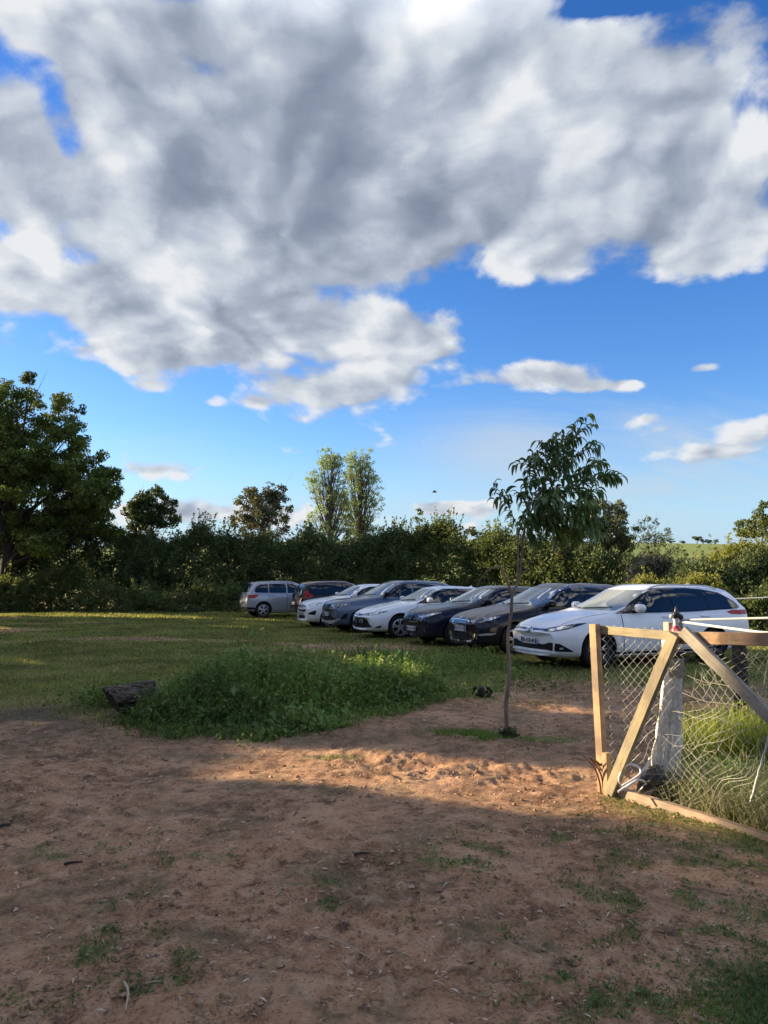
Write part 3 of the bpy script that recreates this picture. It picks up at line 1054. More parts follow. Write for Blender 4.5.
def spot(k, S, rear=False, dx=0.0, dy=0.0, rot=0.0):
    """origin and heading of the car in bay k (8 = nearest)"""
    p = AX8 + ROW_STEP * (8 - k) + Vector((dx, dy, 0))
    a = HEAD + rot + (math.pi if rear else 0)
    ax = S['xr'] if rear else S['xf']
    side = S['W'] / 2 - .12
    c, s = math.cos(a), math.sin(a)
    # wheel at local (ax, -side) for noses out; for tails out the near side is local +y
    ly = side if rear else -side
    o = p - Vector((c * ax - s * ly, s * ax + c * ly, 0))
    o.z = gz1(o.x + c * 2.2, o.y + s * 2.2) + 0.01
    return o, a


def low_bottom(L, c=.17): return [(0, .24), (.12, .20), (.5, c + .02), (1, c), (L - 1, c), (L - .5, c + .06), (L - .1, .30), (L, .36)]


GRP = 'cars parked in a row on the grass'

# --- 8: white estate, nearest
S8 = dict(cowl=1.0, L=4.60, W=1.78, H=1.475, r=.325, xf=.90, xr=3.50, bow=.20, tumble=.21,
          top=[(0, .60), (.03, .70), (.14, .76), (.35, .835), (.75, .925), (1.12, .985), (1.25, 1.03), (2.02, 1.395), (2.35, 1.455), (2.8, 1.475), (3.5, 1.455), (4.05, 1.415), (4.22, 1.385), (4.42, 1.12), (4.50, .98), (4.56, .80), (4.60, .66)],
          belt=[(0, .6), (.3, .74), (.8, .86), (1.3, .93), (2.6, .965), (3.8, 1.0), (4.3, 1.03), (4.6, 1.0)], bottom=low_bottom(4.6))
o, a = spot(8, S8)
c = Car(S8, 'parked_car', 'white estate car with black side windows, nearest the wooden gate', GRP, o, a, P_WHITE)
c.bonnet(0.28, 1.2, .62, .70)
c.wheels(M_DKALLOY)
c.windows([[(1.62, .985), (1.78, 1.06), (2.12, 1.275), (2.36, 1.365), (2.56, 1.38), (2.56, .985)],
           [(2.63, .985), (2.63, 1.383), (3.20, 1.375), (3.42, 1.355), (3.42, 1.0)],
           [(3.48, 1.005), (3.48, 1.352), (3.80, 1.30), (4.10, 1.14), (4.16, 1.05), (4.12, 1.03)]],
          [(.70, 1.01), (.68, 1.06), (.54, 1.362), (.3, 1.375)], [(.60, 1.05), (.48, 1.33), (.2, 1.345)])
for s in (-1, 1):
    c.patch('window_surround', [(1.30, .955), (1.56, 1.04), (2.10, 1.30), (2.36, 1.395), (3.1, 1.402), (3.5, 1.375), (3.86, 1.315), (4.16, 1.15), (4.24, 1.04), (4.16, 1.01), (3.0, .968), (1.6, .955)], c.side(s), M_GLOSSBLK, .006, step=.045)
    c.patch('sill_trim', [(1.25, .25), (3.15, .25), (3.15, .29), (1.25, .29)], c.side(s), M_BLK, .004)
c.doors([([(1.42, .32), (1.40, .93), (2.58, .945), (2.60, .32)], 2.40), ([(2.63, .32), (2.61, .945), (3.30, .965), (3.42, .80), (3.16, .58), (3.10, .32)], 3.30)], .885)
c.mirrors(1.72, 1.0)
c.both('headlamp', [(22, .665), (34, .645), (50, .70), (68, .785), (72, .81), (62, .80), (46, .765), (30, .715)], M_LAMPDK, .005)
c.both('lamp_lens', [(31, .672), (38, .668), (48, .715), (56, .755), (46, .755), (34, .70)], M_LAMP, .008)
c.mid('upper_grille', [(0, .715), (8, .70), (26, .705), (30, .69), (26, .675), (10, .665), (5, .625), (0, .61)], M_GLOSSBLK, .004)
c.bars('grille_bar', [(5, 27, .697), (-27, -5, .697)], M_CHROME, .008, .010)
c.mid('lower_grille', [(0, .425), (24, .43), (33, .47), (43, .455), (52, .365), (56, .315), (36, .325), (30, .335), (0, .335)], M_BLK, .004)
c.both('fog_lamp', [(43, .36), (46, .36), (46, .39), (43, .39)], M_LAMP, .010)
c.mid('bumper_lip', [(0, .315), (28, .315), (40, .305), (40, .275), (24, .285), (0, .29)], P_WHITE, .022)
c.emblem(.665, 'ovals', size=.10)
c.plate('FB-428-MV', .475)
c.both('tail_lamp', [(42, .985), (66, .99), (76, .955), (70, .915), (56, .90), (42, .91)], M_RED, .006, rear=True)
c.plate('FB-428-MV', .72, rear=True)
c.mid('rear_bumper', [(0, .42), (60, .42), (66, .34), (0, .34)], M_BLK, .006, rear=True)
c.rails(2.25, 3.95, .53, M_ALLOY)
c.fin(3.7)

# --- 7: dark hatch with a dusty bonnet
S7 = dict(cowl=1.0, L=4.45, W=1.80, H=1.47, r=.32, xf=.88, xr=3.55, bow=.20, tumble=.21,
          top=[(0, .58), (.02, .70), (.10, .775), (.35, .86), (.75, .935), (1.10, .985), (1.25, 1.04), (2.05, 1.405), (2.4, 1.46), (2.8, 1.47), (3.5, 1.44), (4.0, 1.39), (4.25, 1.15), (4.36, .98), (4.42, .8), (4.45, .64)],
          belt=[(0, .6), (.3, .76), (.8, .87), (1.3, .94), (2.6, .97), (3.8, 1.01), (4.45, 1.0)], bottom=low_bottom(4.45), handle_mat=P_BLACK)
o, a = spot(7, S7, dx=.08)
c = Car(S7, 'parked_car', 'dark car with a dusty pale bonnet parked beside the nearest white car', GRP, o, a, P_DUSTY)
c.bonnet(0.28, 1.2, .62, .70)
c.wheels(M_ALLOY)
c.windows([[(1.58, .99), (1.78, 1.08), (2.12, 1.285), (2.36, 1.365), (2.62, 1.38), (2.62, .99)], [(2.70, .99), (2.70, 1.38), (3.3, 1.36), (3.62, 1.30), (3.86, 1.15), (3.80, 1.03)]],
          [(.71, 1.01), (.69, 1.06), (.545, 1.37), (.3, 1.382)], [(.60, 1.05), (.48, 1.32), (.2, 1.335)])
for s in (-1, 1):
    c.patch('window_trim', [(1.40, 1.0), (1.72, 1.10), (2.10, 1.315), (2.36, 1.395), (3.3, 1.395), (3.66, 1.33), (3.64, 1.315), (3.3, 1.377), (2.38, 1.38), (2.13, 1.295), (1.74, 1.075), (1.43, .985)], c.side(s), M_CHROME, .016, step=.03)
c.doors([([(1.42, .30), (1.40, .93), (2.64, .945), (2.66, .30)], 2.48), ([(2.69, .30), (2.67, .945), (3.42, .965), (3.50, .80), (3.22, .56), (3.16, .30)], 3.36)], .885)
c.mirrors(1.70, 1.0)
c.both('headlamp', [(24, .72), (30, .645), (38, .66), (46, .69), (66, .80), (70, .835), (52, .80), (36, .755)], M_LAMPDK, .005)
c.both('lamp_lens', [(44, .705), (52, .72), (64, .80), (58, .80), (46, .755)], M_LAMP, .008)
c.mid('chrome_surround', [(0, .725), (18, .725), (23, .70), (19, .605), (0, .595)], M_CHROME, .004)
c.mid('upper_grille', [(0, .708), (16.5, .708), (20, .69), (17, .622), (0, .612)], M_BLK, .008)
c.bars('grille_bar', [(-18, 18, .69), (-18.5, 18.5, .668), (-18, 18, .647)], M_CHROME, .011, .006)
c.mid('lower_grille', [(0, .46), (20, .45), (28, .36), (28, .30), (0, .29)], M_BLK, .004)
c.mid('chrome_lip', [(0, .285), (24, .29), (30, .36), (33, .45), (35, .44), (32, .32), (27, .265), (0, .26)], M_CHROME, .012)
c.both('fog_lamp', [(36, .43), (48, .46), (58, .455), (54, .425), (40, .405)], M_LAMP, .008)
c.emblem(.755, 'shield', size=.09)
c.plate('DX-915-GC', .53)
c.both('tail_lamp', [(40, .98), (76, .99), (86, .90), (60, .84), (40, .86)], M_RED, .006, rear=True)
c.rails(2.3, 3.8, .53, M_ALLOY)

# --- 6: midnight hatchback
S6 = dict(cowl=1.005, L=4.08, W=1.80, H=1.44, r=.315, xf=.84, xr=3.42, bow=.20, tumble=.20,
          top=[(0, .56), (.02, .70), (.10, .80), (.35, .88), (.75, .95), (1.05, .99), (1.2, 1.045), (1.95, 1.38), (2.3, 1.435), (2.6, 1.44), (3.2, 1.41), (3.62, 1.36), (3.86, 1.10), (3.97, .95), (4.04, .78), (4.08, .62)],
          belt=[(0, .6), (.3, .78), (.8, .88), (1.3, .94), (2.6, .97), (3.4, 1.02), (4.08, 1.0)], bottom=low_bottom(4.08), handle_mat=P_BLACK)
o, a = spot(6, S6, dx=.2)
c = Car(S6, 'parked_car', 'midnight-dark hatchback between the small white hatchback and the dusty-bonneted dark car', GRP, o, a, P_NAVY)
c.bonnet(0.28, 1.15, .62, .70)
c.wheels(M_ALLOY)
c.windows([[(1.52, .99), (1.72, 1.08), (2.02, 1.265), (2.26, 1.34), (2.52, 1.35), (2.52, .99)], [(2.60, 1.0), (2.60, 1.35), (3.1, 1.32), (3.36, 1.22), (3.46, 1.10), (3.36, 1.04)]],
          [(.70, 1.015), (.68, 1.065), (.535, 1.345), (.3, 1.358)], [(.58, 1.05), (.46, 1.28), (.2, 1.295)])
c.doors([([(1.36, .30), (1.34, .93), (2.52, .945), (2.54, .30)], 2.36), ([(2.57, .30), (2.55, .945), (3.22, .965), (3.34, .80), (3.08, .56), (3.02, .30)], 3.20)], .88)
c.mirrors(1.64, 1.0, P_BLACK)
c.both('headlamp', [(20, .73), (24, .655), (36, .66), (44, .72), (66, .83), (50, .80), (32, .76)], M_LAMPDK, .005)
c.both('lamp_lens', [(26, .70), (32, .675), (40, .71), (60, .805), (48, .785)], M_LAMP, .008)
c.mid('upper_grille', [(0, .72), (19, .71), (22, .63), (18, .575), (0, .57)], M_GLOSSBLK, .004)
c.mid('chrome_lip', [(0, .575), (18, .58), (23, .64), (24.5, .63), (19.5, .558), (0, .552)], M_CHROME, .010)
c.both('running_lamp', [(27, .60), (30, .60), (34, .66), (31, .66)], M_LAMP, .008)
c.mid('lower_grille', [(0, .45), (26, .45), (36, .36), (36, .30), (0, .29)], M_BLK, .004)
c.emblem(.68, 'diamond', size=.09)
c.plate('GS-307-WL', .40)
c.both('tail_lamp', [(36, .95), (74, .97), (84, .90), (60, .85), (36, .87)], M_RED, .006, rear=True)

# --- 5: small white hatchback with a wide dark grille
S5 = dict(cowl=1.0, L=4.37, W=1.79, H=1.44, r=.325, xf=.93, xr=3.57, bow=.22, tumble=.21,
          top=[(0, .55), (.03, .66), (.12, .73), (.35, .82), (.8, .915), (1.2, .985), (1.34, 1.03), (2.08, 1.37), (2.42, 1.43), (2.8, 1.44), (3.5, 1.40), (3.9, 1.34), (4.15, 1.10), (4.27, .96), (4.34, .78), (4.37, .62)],
          belt=[(0, .58), (.3, .73), (.8, .85), (1.3, .93), (2.6, .97), (3.7, 1.03), (4.37, 1.0)], bottom=low_bottom(4.37), handle_mat=P_WHITE)
o, a = spot(5, S5)
c = Car(S5, 'parked_car', 'small white hatchback with a wide dark lower grille beside the grey-blue SUV', GRP, o, a, P_WHITE)
c.bonnet(0.28, 1.28, .62, .70)
c.wheels(M_ALLOY)
c.windows([[(1.66, .985), (1.84, 1.06), (2.16, 1.255), (2.38, 1.335), (2.66, 1.35), (2.66, .985)], [(2.74, 1.0), (2.74, 1.35), (3.3, 1.325), (3.56, 1.23), (3.70, 1.10), (3.6, 1.05)]],
          [(.70, 1.01), (.68, 1.06), (.535, 1.335), (.3, 1.348)], [(.58, 1.05), (.46, 1.26), (.2, 1.275)])
for s in (-1, 1): c.patch('window_surround', [(1.44, .96), (1.66, 1.04), (2.12, 1.275), (2.38, 1.36), (3.3, 1.352), (3.62, 1.25), (3.80, 1.08), (3.6, 1.02), (1.6, .955)], c.side(s), M_GLOSSBLK, .006, step=.045)
c.doors([([(1.46, .30), (1.44, .93), (2.68, .945), (2.70, .30)], 2.50), ([(2.73, .30), (2.71, .945), (3.40, .975), (3.50, .80), (3.24, .56), (3.16, .30)], 3.34)], .88)
c.mirrors(1.76, 1.0)
c.both('headlamp', [(16, .655), (30, .625), (46, .66), (64, .745), (66, .765), (48, .735), (28, .69)], M_LAMPDK, .005)
c.both('lamp_lens', [(34, .645), (44, .665), (58, .725), (48, .72), (36, .68)], M_LAMP, .008)
c.mid('upper_grille', [(0, .665), (16, .662), (20, .64), (14, .625), (0, .615)], M_GLOSSBLK, .004)
c.mid('lower_grille', [(0, .565), (18, .565), (30, .52), (38, .40), (42, .32), (20, .29), (0, .29)], M_BLK, .004)
c.both('air_duct', [(44, .30), (54, .31), (56, .37), (50, .36)], M_BLK, .004)
c.mid('bumper_lip', [(0, .268), (22, .27), (36, .30), (40, .30), (40, .265), (22, .238), (0, .236)], P_WHITE, .02)
c.emblem(.655, 'ovals', size=.10)
c.plate('GA-582-XR', .47)
c.both('tail_lamp', [(40, .96), (76, .98), (86, .92), (60, .86), (40, .88)], M_RED, .006, rear=True)
c.fin(3.55)

# --- 4: grey-blue SUV
S4 = dict(cowl=1.13, L=4.51, W=1.83, H=1.62, r=.35, xf=.90, xr=3.57, bow=.20, tumble=.20,
          top=[(0, .66), (.02, .86), (.10, .955), (.35, 1.015), (.8, 1.075), (1.15, 1.115), (1.3, 1.17), (2.0, 1.535), (2.35, 1.605), (2.8, 1.62), (3.6, 1.585), (4.05, 1.52), (4.28, 1.22), (4.38, 1.05), (4.46, .86), (4.51, .7)],
          belt=[(0, .74), (.3, .90), (.8, 1.0), (1.3, 1.05), (2.6, 1.09), (3.8, 1.14), (4.51, 1.1)], bottom=[(0, .30), (.12, .26), (.5, .24), (1, .22), (3.5, .22), (4.0, .28), (4.4, .36), (4.51, .42)])
o, a = spot(4, S4, dx=-.02)
c = Car(S4, 'parked_car', 'grey-blue SUV with black mirrors between the two small white cars', GRP, o, a, P_GREYBLUE)
c.bonnet(0.28, 1.25, .62, .70)
c.wheels(M_ALLOY)
c.windows([[(1.58, 1.115), (1.80, 1.21), (2.10, 1.41), (2.34, 1.495), (2.60, 1.51), (2.60, 1.115)], [(2.68, 1.12), (2.68, 1.51), (3.3, 1.49), (3.64, 1.40), (3.86, 1.25), (3.74, 1.17)]],
          [(.72, 1.14), (.70, 1.19), (.555, 1.50), (.3, 1.515)], [(.60, 1.17), (.48, 1.43), (.2, 1.45)])
for s in (-1, 1):
    c.patch('sill_trim', [(1.32, .27), (3.14, .27), (3.14, .37), (1.32, .37)], c.side(s), M_BLK, .006)
c.doors([([(1.42, .42), (1.40, 1.06), (2.64, 1.075), (2.66, .42)], 2.46), ([(2.69, .42), (2.67, 1.075), (3.40, 1.095), (3.50, .92), (3.24, .66), (3.16, .42)], 3.34)], 1.0)
c.mirrors(1.68, 1.13, M_BLK)
c.both('headlamp', [(22, .86), (26, .79), (40, .785), (58, .86), (66, .90), (48, .905), (34, .89)], M_LAMPDK, .005)
c.both('lamp_lens', [(44, .80), (58, .875), (63, .892), (48, .888), (47, .87), (56, .868), (44, .82)], M_LAMP, .008)
c.mid('upper_grille', [(0, .88), (20, .875), (24, .80), (20, .68), (0, .67)], M_GLOSSBLK, .004)
c.mid('lower_grille', [(0, .52), (26, .52), (40, .46), (40, .40), (0, .38)], M_BLK, .004)
c.mid('grey_skid', [(0, .375), (30, .39), (44, .46), (48, .45), (34, .33), (0, .32)], M_GREYTRIM, .012)
c.both('air_duct', [(46, .44), (56, .46), (60, .62), (54, .60)], M_BLK, .004)
c.emblem(.81, 'diamond', size=.11)
c.plate('GK-641-TB', .58)
c.both('tail_lamp', [(36, 1.10), (74, 1.12), (84, 1.06), (60, 1.0), (36, 1.02)], M_RED, .006, rear=True)
c.rails(2.2, 3.9, .56, M_ALLOY)

# --- 3: white compact crossover
S3 = dict(cowl=1.1, L=4.21, W=1.80, H=1.54, r=.335, xf=.85, xr=3.44, bow=.22, tumble=.21,
          top=[(0, .62), (.03, .80), (.12, .89), (.35, .965), (.8, 1.04), (1.15, 1.085), (1.3, 1.13), (2.02, 1.465), (2.4, 1.53), (2.8, 1.535), (3.4, 1.49), (3.75, 1.43), (4.0, 1.15), (4.1, 1.0), (4.17, .8), (4.21, .66)],
          belt=[(0, .68), (.3, .86), (.8, .97), (1.3, 1.02), (2.6, 1.06), (3.6, 1.11), (4.21, 1.06)], bottom=[(0, .28), (.12, .24), (.5, .22), (1, .20), (3.2, .20), (3.8, .26), (4.1, .34), (4.21, .40)])
o, a = spot(3, S3, dx=-.08, dy=.2)
c = Car(S3, 'parked_car', 'white crossover half hidden behind the grey-blue SUV', GRP, o, a, P_WHITE)
c.bonnet(0.28, 1.25, .62, .70)
c.wheels(M_ALLOY)
c.windows([[(1.58, 1.085), (1.80, 1.17), (2.10, 1.345), (2.36, 1.425), (2.60, 1.435), (2.60, 1.085)], [(2.68, 1.09), (2.68, 1.435), (3.2, 1.405), (3.46, 1.31), (3.60, 1.19), (3.48, 1.13)]],
          [(.70, 1.105), (.68, 1.155), (.545, 1.43), (.3, 1.443)], [(.58, 1.14), (.46, 1.34), (.2, 1.355)])
c.doors([([(1.40, .38), (1.38, 1.03), (2.62, 1.045), (2.64, .38)], 2.44), ([(2.67, .38), (2.65, 1.045), (3.28, 1.065), (3.38, .88), (3.12, .62), (3.04, .38)], 3.20)], .97)
c.mirrors(1.68, 1.10)
c.both('headlamp', [(34, .80), (44, .77), (58, .83), (66, .90), (58, .92), (42, .87)], M_LAMP, .006)
c.mid('upper_grille', [(0, .80), (24, .80), (30, .74), (26, .62), (20, .58), (0, .575)], M_BLK, .004)
c.mid('lower_grille', [(0, .46), (22, .46), (26, .36), (0, .34)], M_BLK, .004)
c.both('air_duct', [(38, .50), (40, .56), (52, .64), (54, .62), (52, .48)], M_BLK, .004)
c.emblem(.84, 'oval', size=.09)
c.plate('GD-276-NP', .52)
c.both('tail_lamp', [(36, 1.04), (74, 1.06), (84, 1.0), (60, .95), (36, .97)], M_RED, .006, rear=True)

# --- 2 and 1: two people carriers with their tails to the field
S2 = dict(L=4.55, W=1.83, H=1.64, r=.335, xf=.92, xr=3.72, bow=.22, tumble=.20,
          top=[(0, .60), (.03, .74), (.12, .83), (.35, .92), (.75, 1.02), (1.0, 1.09), (1.15, 1.14), (2.0, 1.54), (2.4, 1.625), (2.9, 1.64), (3.7, 1.61), (4.15, 1.565), (4.30, 1.36), (4.42, 1.10), (4.49, .9), (4.53, .76), (4.55, .62)],
          belt=[(0, .64), (.3, .80), (.8, .95), (1.3, 1.03), (2.6, 1.06), (3.8, 1.09), (4.55, 1.06)], bottom=low_bottom(4.55, .19), handle_mat=P_BLACK)


def people_carrier(S, label, loc, rot, body, rim, lampset):
    c = Car(S, 'parked_car', label, GRP, loc, rot, body)
    c.wheels(rim)
    c.windows([[(1.45, 1.09), (1.75, 1.22), (2.10, 1.40), (2.36, 1.49), (2.60, 1.51), (2.60, 1.09)], [(2.67, 1.09), (2.67, 1.51), (3.45, 1.49), (3.45, 1.10)], [(3.51, 1.10), (3.51, 1.487), (3.86, 1.46), (4.06, 1.34), (4.12, 1.16), (4.04, 1.11)]],
              [(.72, 1.12), (.70, 1.17), (.555, 1.51), (.3, 1.525)], [(.66, 1.12), (.55, 1.50), (.2, 1.515)])
    c.doors([([(1.40, .34), (1.38, 1.04), (2.62, 1.055), (2.64, .34)], 2.46), ([(2.67, .34), (2.65, 1.055), (3.45, 1.07), (3.52, .90), (3.36, .62), (3.30, .34)], 3.34)], .97)
    c.mirrors(1.66, 1.10)
    c.both('headlamp', [(24, .78), (40, .74), (60, .84), (66, .90), (44, .86)], M_LAMP, .006)
    c.mid('upper_grille', [(0, .76), (22, .76), (24, .68), (0, .66)], M_BLK, .004)
    c.mid('lower_grille', [(0, .48), (34, .48), (38, .32), (0, .30)], M_BLK, .004)
    c.both('tail_lamp', lampset, M_RED, .008, rear=True)
    c.mid('bumper_trim', [(0, .46), (58, .46), (64, .36), (0, .36)], M_BLK, .006, rear=True)
    c.mid('tailgate_handle', [(0, .93), (16, .93), (16, .895), (0, .895)], M_CHROME, .01, rear=True)
    c.emblem(1.0, 'chevrons', rear=True, size=.10)
    c.rails(2.2, 4.0, .56, M_ALLOY)
    return c


a2 = HEAD + math.pi
def tail_spot(px, y, S, a):
    """rear wheel on the near side at picture column px, distance y"""
    q = at_y(px, 581, y); c_, s_ = math.cos(a), math.sin(a)
    ax, ly = S['xr'], S['W'] / 2 - .12
    o = Vector((q.x - (c_ * ax - s_ * ly), y - (s_ * ax + c_ * ly), 0)); o.z = gz1(q.x + 1.5, y + .5) + 0.01
    return o


c = people_carrier(S2, 'black people carrier with a red tail lamp, its back to the field', tail_spot(318, 32.5, S2, a2), a2, P_BLACK, M_DKALLOY,
                   [(45, 1.08), (50, 1.24), (55, 1.24), (58, 1.10), (66, 1.07), (68, .99), (54, .92), (45, .94)])
c.plate('EW-830-HJ', .70, rear=True)
S1 = dict(S2); S1['handle_mat'] = P_SILVER
c = people_carrier(S1, 'silver people carrier farthest left in the row, its back to the field', tail_spot(263.5, 35.0, S1, a2), a2, P_SILVER, M_ALLOY,
                   [(44, 1.0), (62, 1.03), (68, .99), (60, .87), (46, .86)])
c.plate('DT-164-KS', .68, rear=True)
# ------------------------------------------------------------------ the makeshift wooden gate and what hangs on it
WOOD_NEW = wood_mat('pine_fresh', (0.41, 0.285, 0.165), (0.29, 0.185, 0.10), (0.21, 0.155, 0.105))
WOOD_OLIVE = wood_mat('pine_greenish', (0.30, 0.255, 0.155), (0.20, 0.17, 0.10), (0.27, 0.235, 0.16))
WOOD_GREY = wood_mat('pine_grey', (0.33, 0.30, 0.245), (0.22, 0.20, 0.165), (0.27, 0.25, 0.19))
WOOD_BROWN = wood_mat('pine_brown', (0.34, 0.225, 0.135), (0.20, 0.125, 0.075), (0.13, 0.085, 0.055))
WOOD_PINK = wood_mat('pine_weathered', (0.38, 0.27, 0.19), (0.26, 0.175, 0.12), (0.29, 0.23, 0.17))
WOOD_OLD = wood_mat('post_old', (0.05, 0.040, 0.032), (0.03, 0.025, 0.02), (0.07, 0.06, 0.05), (20, 20, 1.5))
WIRE = mat('galvanised_wire', (0.46, 0.46, 0.43), 0.45, metal=0.55)
WIREW = mat('weathered_wire', (0.36, 0.35, 0.30), 0.6, metal=0.2)
RUST = mat('rusty_steel', (0.17, 0.085, 0.045), 0.75, metal=0.3)
ROPE = mat('white_rope', (0.62, 0.60, 0.53), 0.9)
TAPE = mat('white_tape', (0.46, 0.47, 0.46), 0.8, spec=0.2)
PVCW = mat('white_hose', (0.62, 0.64, 0.66), 0.4)
BLACKP = mat('black_plastic', (0.012, 0.012, 0.013), 0.4)
REDP = mat('red_plastic', (0.45, 0.03, 0.04), 0.4)
SHEET = mat('white_sheet', (0.62, 0.61, 0.57), 0.75)
_t, _b = pbsdf(SHEET); _tc = _t.node('ShaderNodeTexCoord')
_n = _t.noise(_tc.outputs['Object'], 14, 5, 0.6)
_t.set(_b.inputs['Base Color'], _t.ramp(_n, [(0.3, (0.42, 0.39, 0.33)), (0.55, (0.68, 0.66, 0.61)), (0.8, (0.78, 0.77, 0.73))]))

GPOS = Vector((GATE_A.x, GATE_A.y, gz1(GATE_A.x, GATE_A.y)))
GROT = math.atan2(GDIR.y, GDIR.x)
gate = tag(empty('wooden_gate', GPOS, GROT), 'makeshift pale timber gate with crossed braces and wire mesh', 'gate')
GM = Matrix.Translation(GPOS) @ Matrix.Rotation(GROT, 4, 'Z')
GI = GM.inverted()


def on_gate(px, py, off=0.0):
    """point of the gate's own plane (s along, z up) seen at a pixel of the photograph; design sizes only"""
    d = ray(px, py); o = Vector((0, 0, CAM_H))
    n = GNRM
    p0 = GPOS + GNRM * off
    t_ = (p0 - o).dot(n) / d.dot(n)
    q = GI @ (o + d * t_)
    return q.x, q.z


FRONT = -1 if (GI.to_3x3() @ GNRM).y < 0 else 1          # local y towards the camera


def board(name, a, b, width, thick, mt, y=0.0, parent=gate, roll=0.0, twist=0.0):
    """a timber from a to b in the gate's plane (s, z)"""
    A, B = Vector((a[0], 0, a[1])), Vector((b[0], 0, b[1]))
    d = B - A; L_ = d.length
    bm = bmesh.new()
    n = max(4, int(L_ / .08))
    hw, ht = width / 2, thick / 2
    bev = .004
    prof = [(-hw + bev, -ht), (hw - bev, -ht), (hw, -ht + bev), (hw, ht - bev), (hw - bev, ht), (-hw + bev, ht), (-hw, ht - bev), (-hw, -ht + bev)]
    rows = []
    for i in range(n + 1):
        x = L_ * i / n
        w1 = 0.004 * math.sin(x * 2.1 + L_ * 5) + random.gauss(0, .0007)
        rows.append([bm.verts.new((x, p[1] + w1 * .6, p[0] + w1)) for p in prof])
    for i in range(n):
        for k in range(8):
            k2 = (k + 1) % 8
            bm.faces.new((rows[i][k], rows[i][k2], rows[i + 1][k2], rows[i + 1][k]))
    bm.faces.new(rows[0]); bm.faces.new(rows[-1][::-1])
    bmesh.ops.recalc_face_normals(bm, faces=bm.faces)
    ob = bm_obj(name, bm, mt, parent, 30)
    ob.location = (a[0], y, a[1])
    ob.rotation_euler = (roll, -math.atan2(d.z, d.x), 0)
    return ob


Fq = FRONT
pT, pB = on_gate(594.5, 624), on_gate(604, 796)
board('post', (pB[0], pB[1] - .04), pT, .067, .052, WOOD_NEW, 0)
board('short_stake', on_gate(612.5, 797), on_gate(611, 752), .045, .045, WOOD_NEW, Fq * .05)
q0, q1 = on_gate(596, 629.5), on_gate(683, 637)
board('top_rail', q0, (q1[0] + .02, q1[1]), .062, .04, WOOD_OLIVE, -Fq * .052)
board('diagonal_brace', on_gate(615, 792), on_gate(680, 634), .078, .045, WOOD_OLIVE, Fq * .055)
g1, g2 = on_gate(688, 630), on_gate(800, 742)
board('grey_brace', g1, g2, .076, .04, WOOD_GREY, Fq * .047)
b0, b1 = on_gate(676, 637), on_gate(835, 641)
board('top_rail', b0, b1, .080, .045, WOOD_BROWN, 0.0)
board('short_plank', on_gate(668, 636), on_gate(712, 637), .055, .022, WOOD_PINK, -Fq * .032)
r0, r1 = on_gate(617, 792), on_gate(800, 850)
board('bottom_rail', r0, r1, .068, .055, WOOD_PINK, 0.0)


# chain-link mesh of the left panel: interlocking zigzag wires
def wirepts(pts): return [(p[0], p[1], p[2]) for p in pts]


tl, tr = on_gate(599, 640), on_gate(676, 640)
bl, br = on_gate(606, 766), on_gate(626, 766)


def zig(geo, u0, u1, v0, v1, pitch, mask, yoff, warp, rad):
    """diamond net over the rectangle u0..u1 x v0..v1 kept where mask(u, v)"""
    nu = int((u1 - u0) / pitch) + 1
    nv = int((v1 - v0) / (pitch / 2)) + 1
    for i in range(nu):
        run = []
        for j in range(nv + 1):
            u = u0 + (i + 0.5 * (j % 2)) * pitch; v = v0 + j * pitch / 2
            du, dv, dy_ = warp(u, v)
            ok = mask(u, v)
            if ok: run.append((u + du, yoff + dy_ + (.0025 if j % 2 else -.0025), v + dv))
            if (not ok or j == nv) and run:
                if len(run) > 1: geo.tube(run, rad, 4)
                run = []
        run = []
        for j in range(nv + 1):
            u = u0 + (i - 0.5 * (j % 2)) * pitch; v = v0 + j * pitch / 2
            du, dv, dy_ = warp(u, v)
            ok = mask(u, v)
            if ok: run.append((u + du, yoff + dy_ + (-.0025 if j % 2 else .0025), v + dv))
            if (not ok or j == nv) and run:
                if len(run) > 1: geo.tube(run, rad, 4)
                run = []


dgA, dgB = on_gate(615, 792), on_gate(680, 634)
def left_of_brace(u, v): return u < dgA[0] + (dgB[0] - dgA[0]) * (v - dgA[1]) / (dgB[1] - dgA[1]) + .03
gl = Geo()
zig(gl, pT[0] - .02, dgB[0] + .1, .06, pT[1] - .04, .068, lambda u, v: left_of_brace(u, v) and u > pB[0] + (pT[0] - pB[0]) * v / pT[1] - .01, -Fq * .082,
    lambda u, v: (.006 * math.sin(v * 17 + u * 5), .006 * math.sin(u * 21), .006 * math.sin(u * 9 + v * 4)), .0019)
gl.build('chain_link_mesh', WIRE, gate)
gr = Geo()
u1_ = on_gate(800, 700)[0]
def wr(u, v):
    a = 0.02 + .03 * (pT[1] - v)
    sag = -.05 * math.sin(max(0, min(1, (u - dgB[0] + .3) / 1.3)) * math.pi) * (v / pT[1])
    return (a * (float(vnoise(u * 5, v * 5, 91)) - .5) * 2.4, a * (float(vnoise(u * 5 + 9, v * 5, 92)) - .5) * 2.4 + sag, -Fq * .06 * float(vnoise(u * 3, v * 3, 93)))
zig(gr, dgA[0] - .05, u1_, .05, pT[1] - .08, .068, lambda u, v: not left_of_brace(u, v - .0), -Fq * .035, wr, .0017)
gr.build('slack_mesh', WIREW, gate)
gt = Geo()
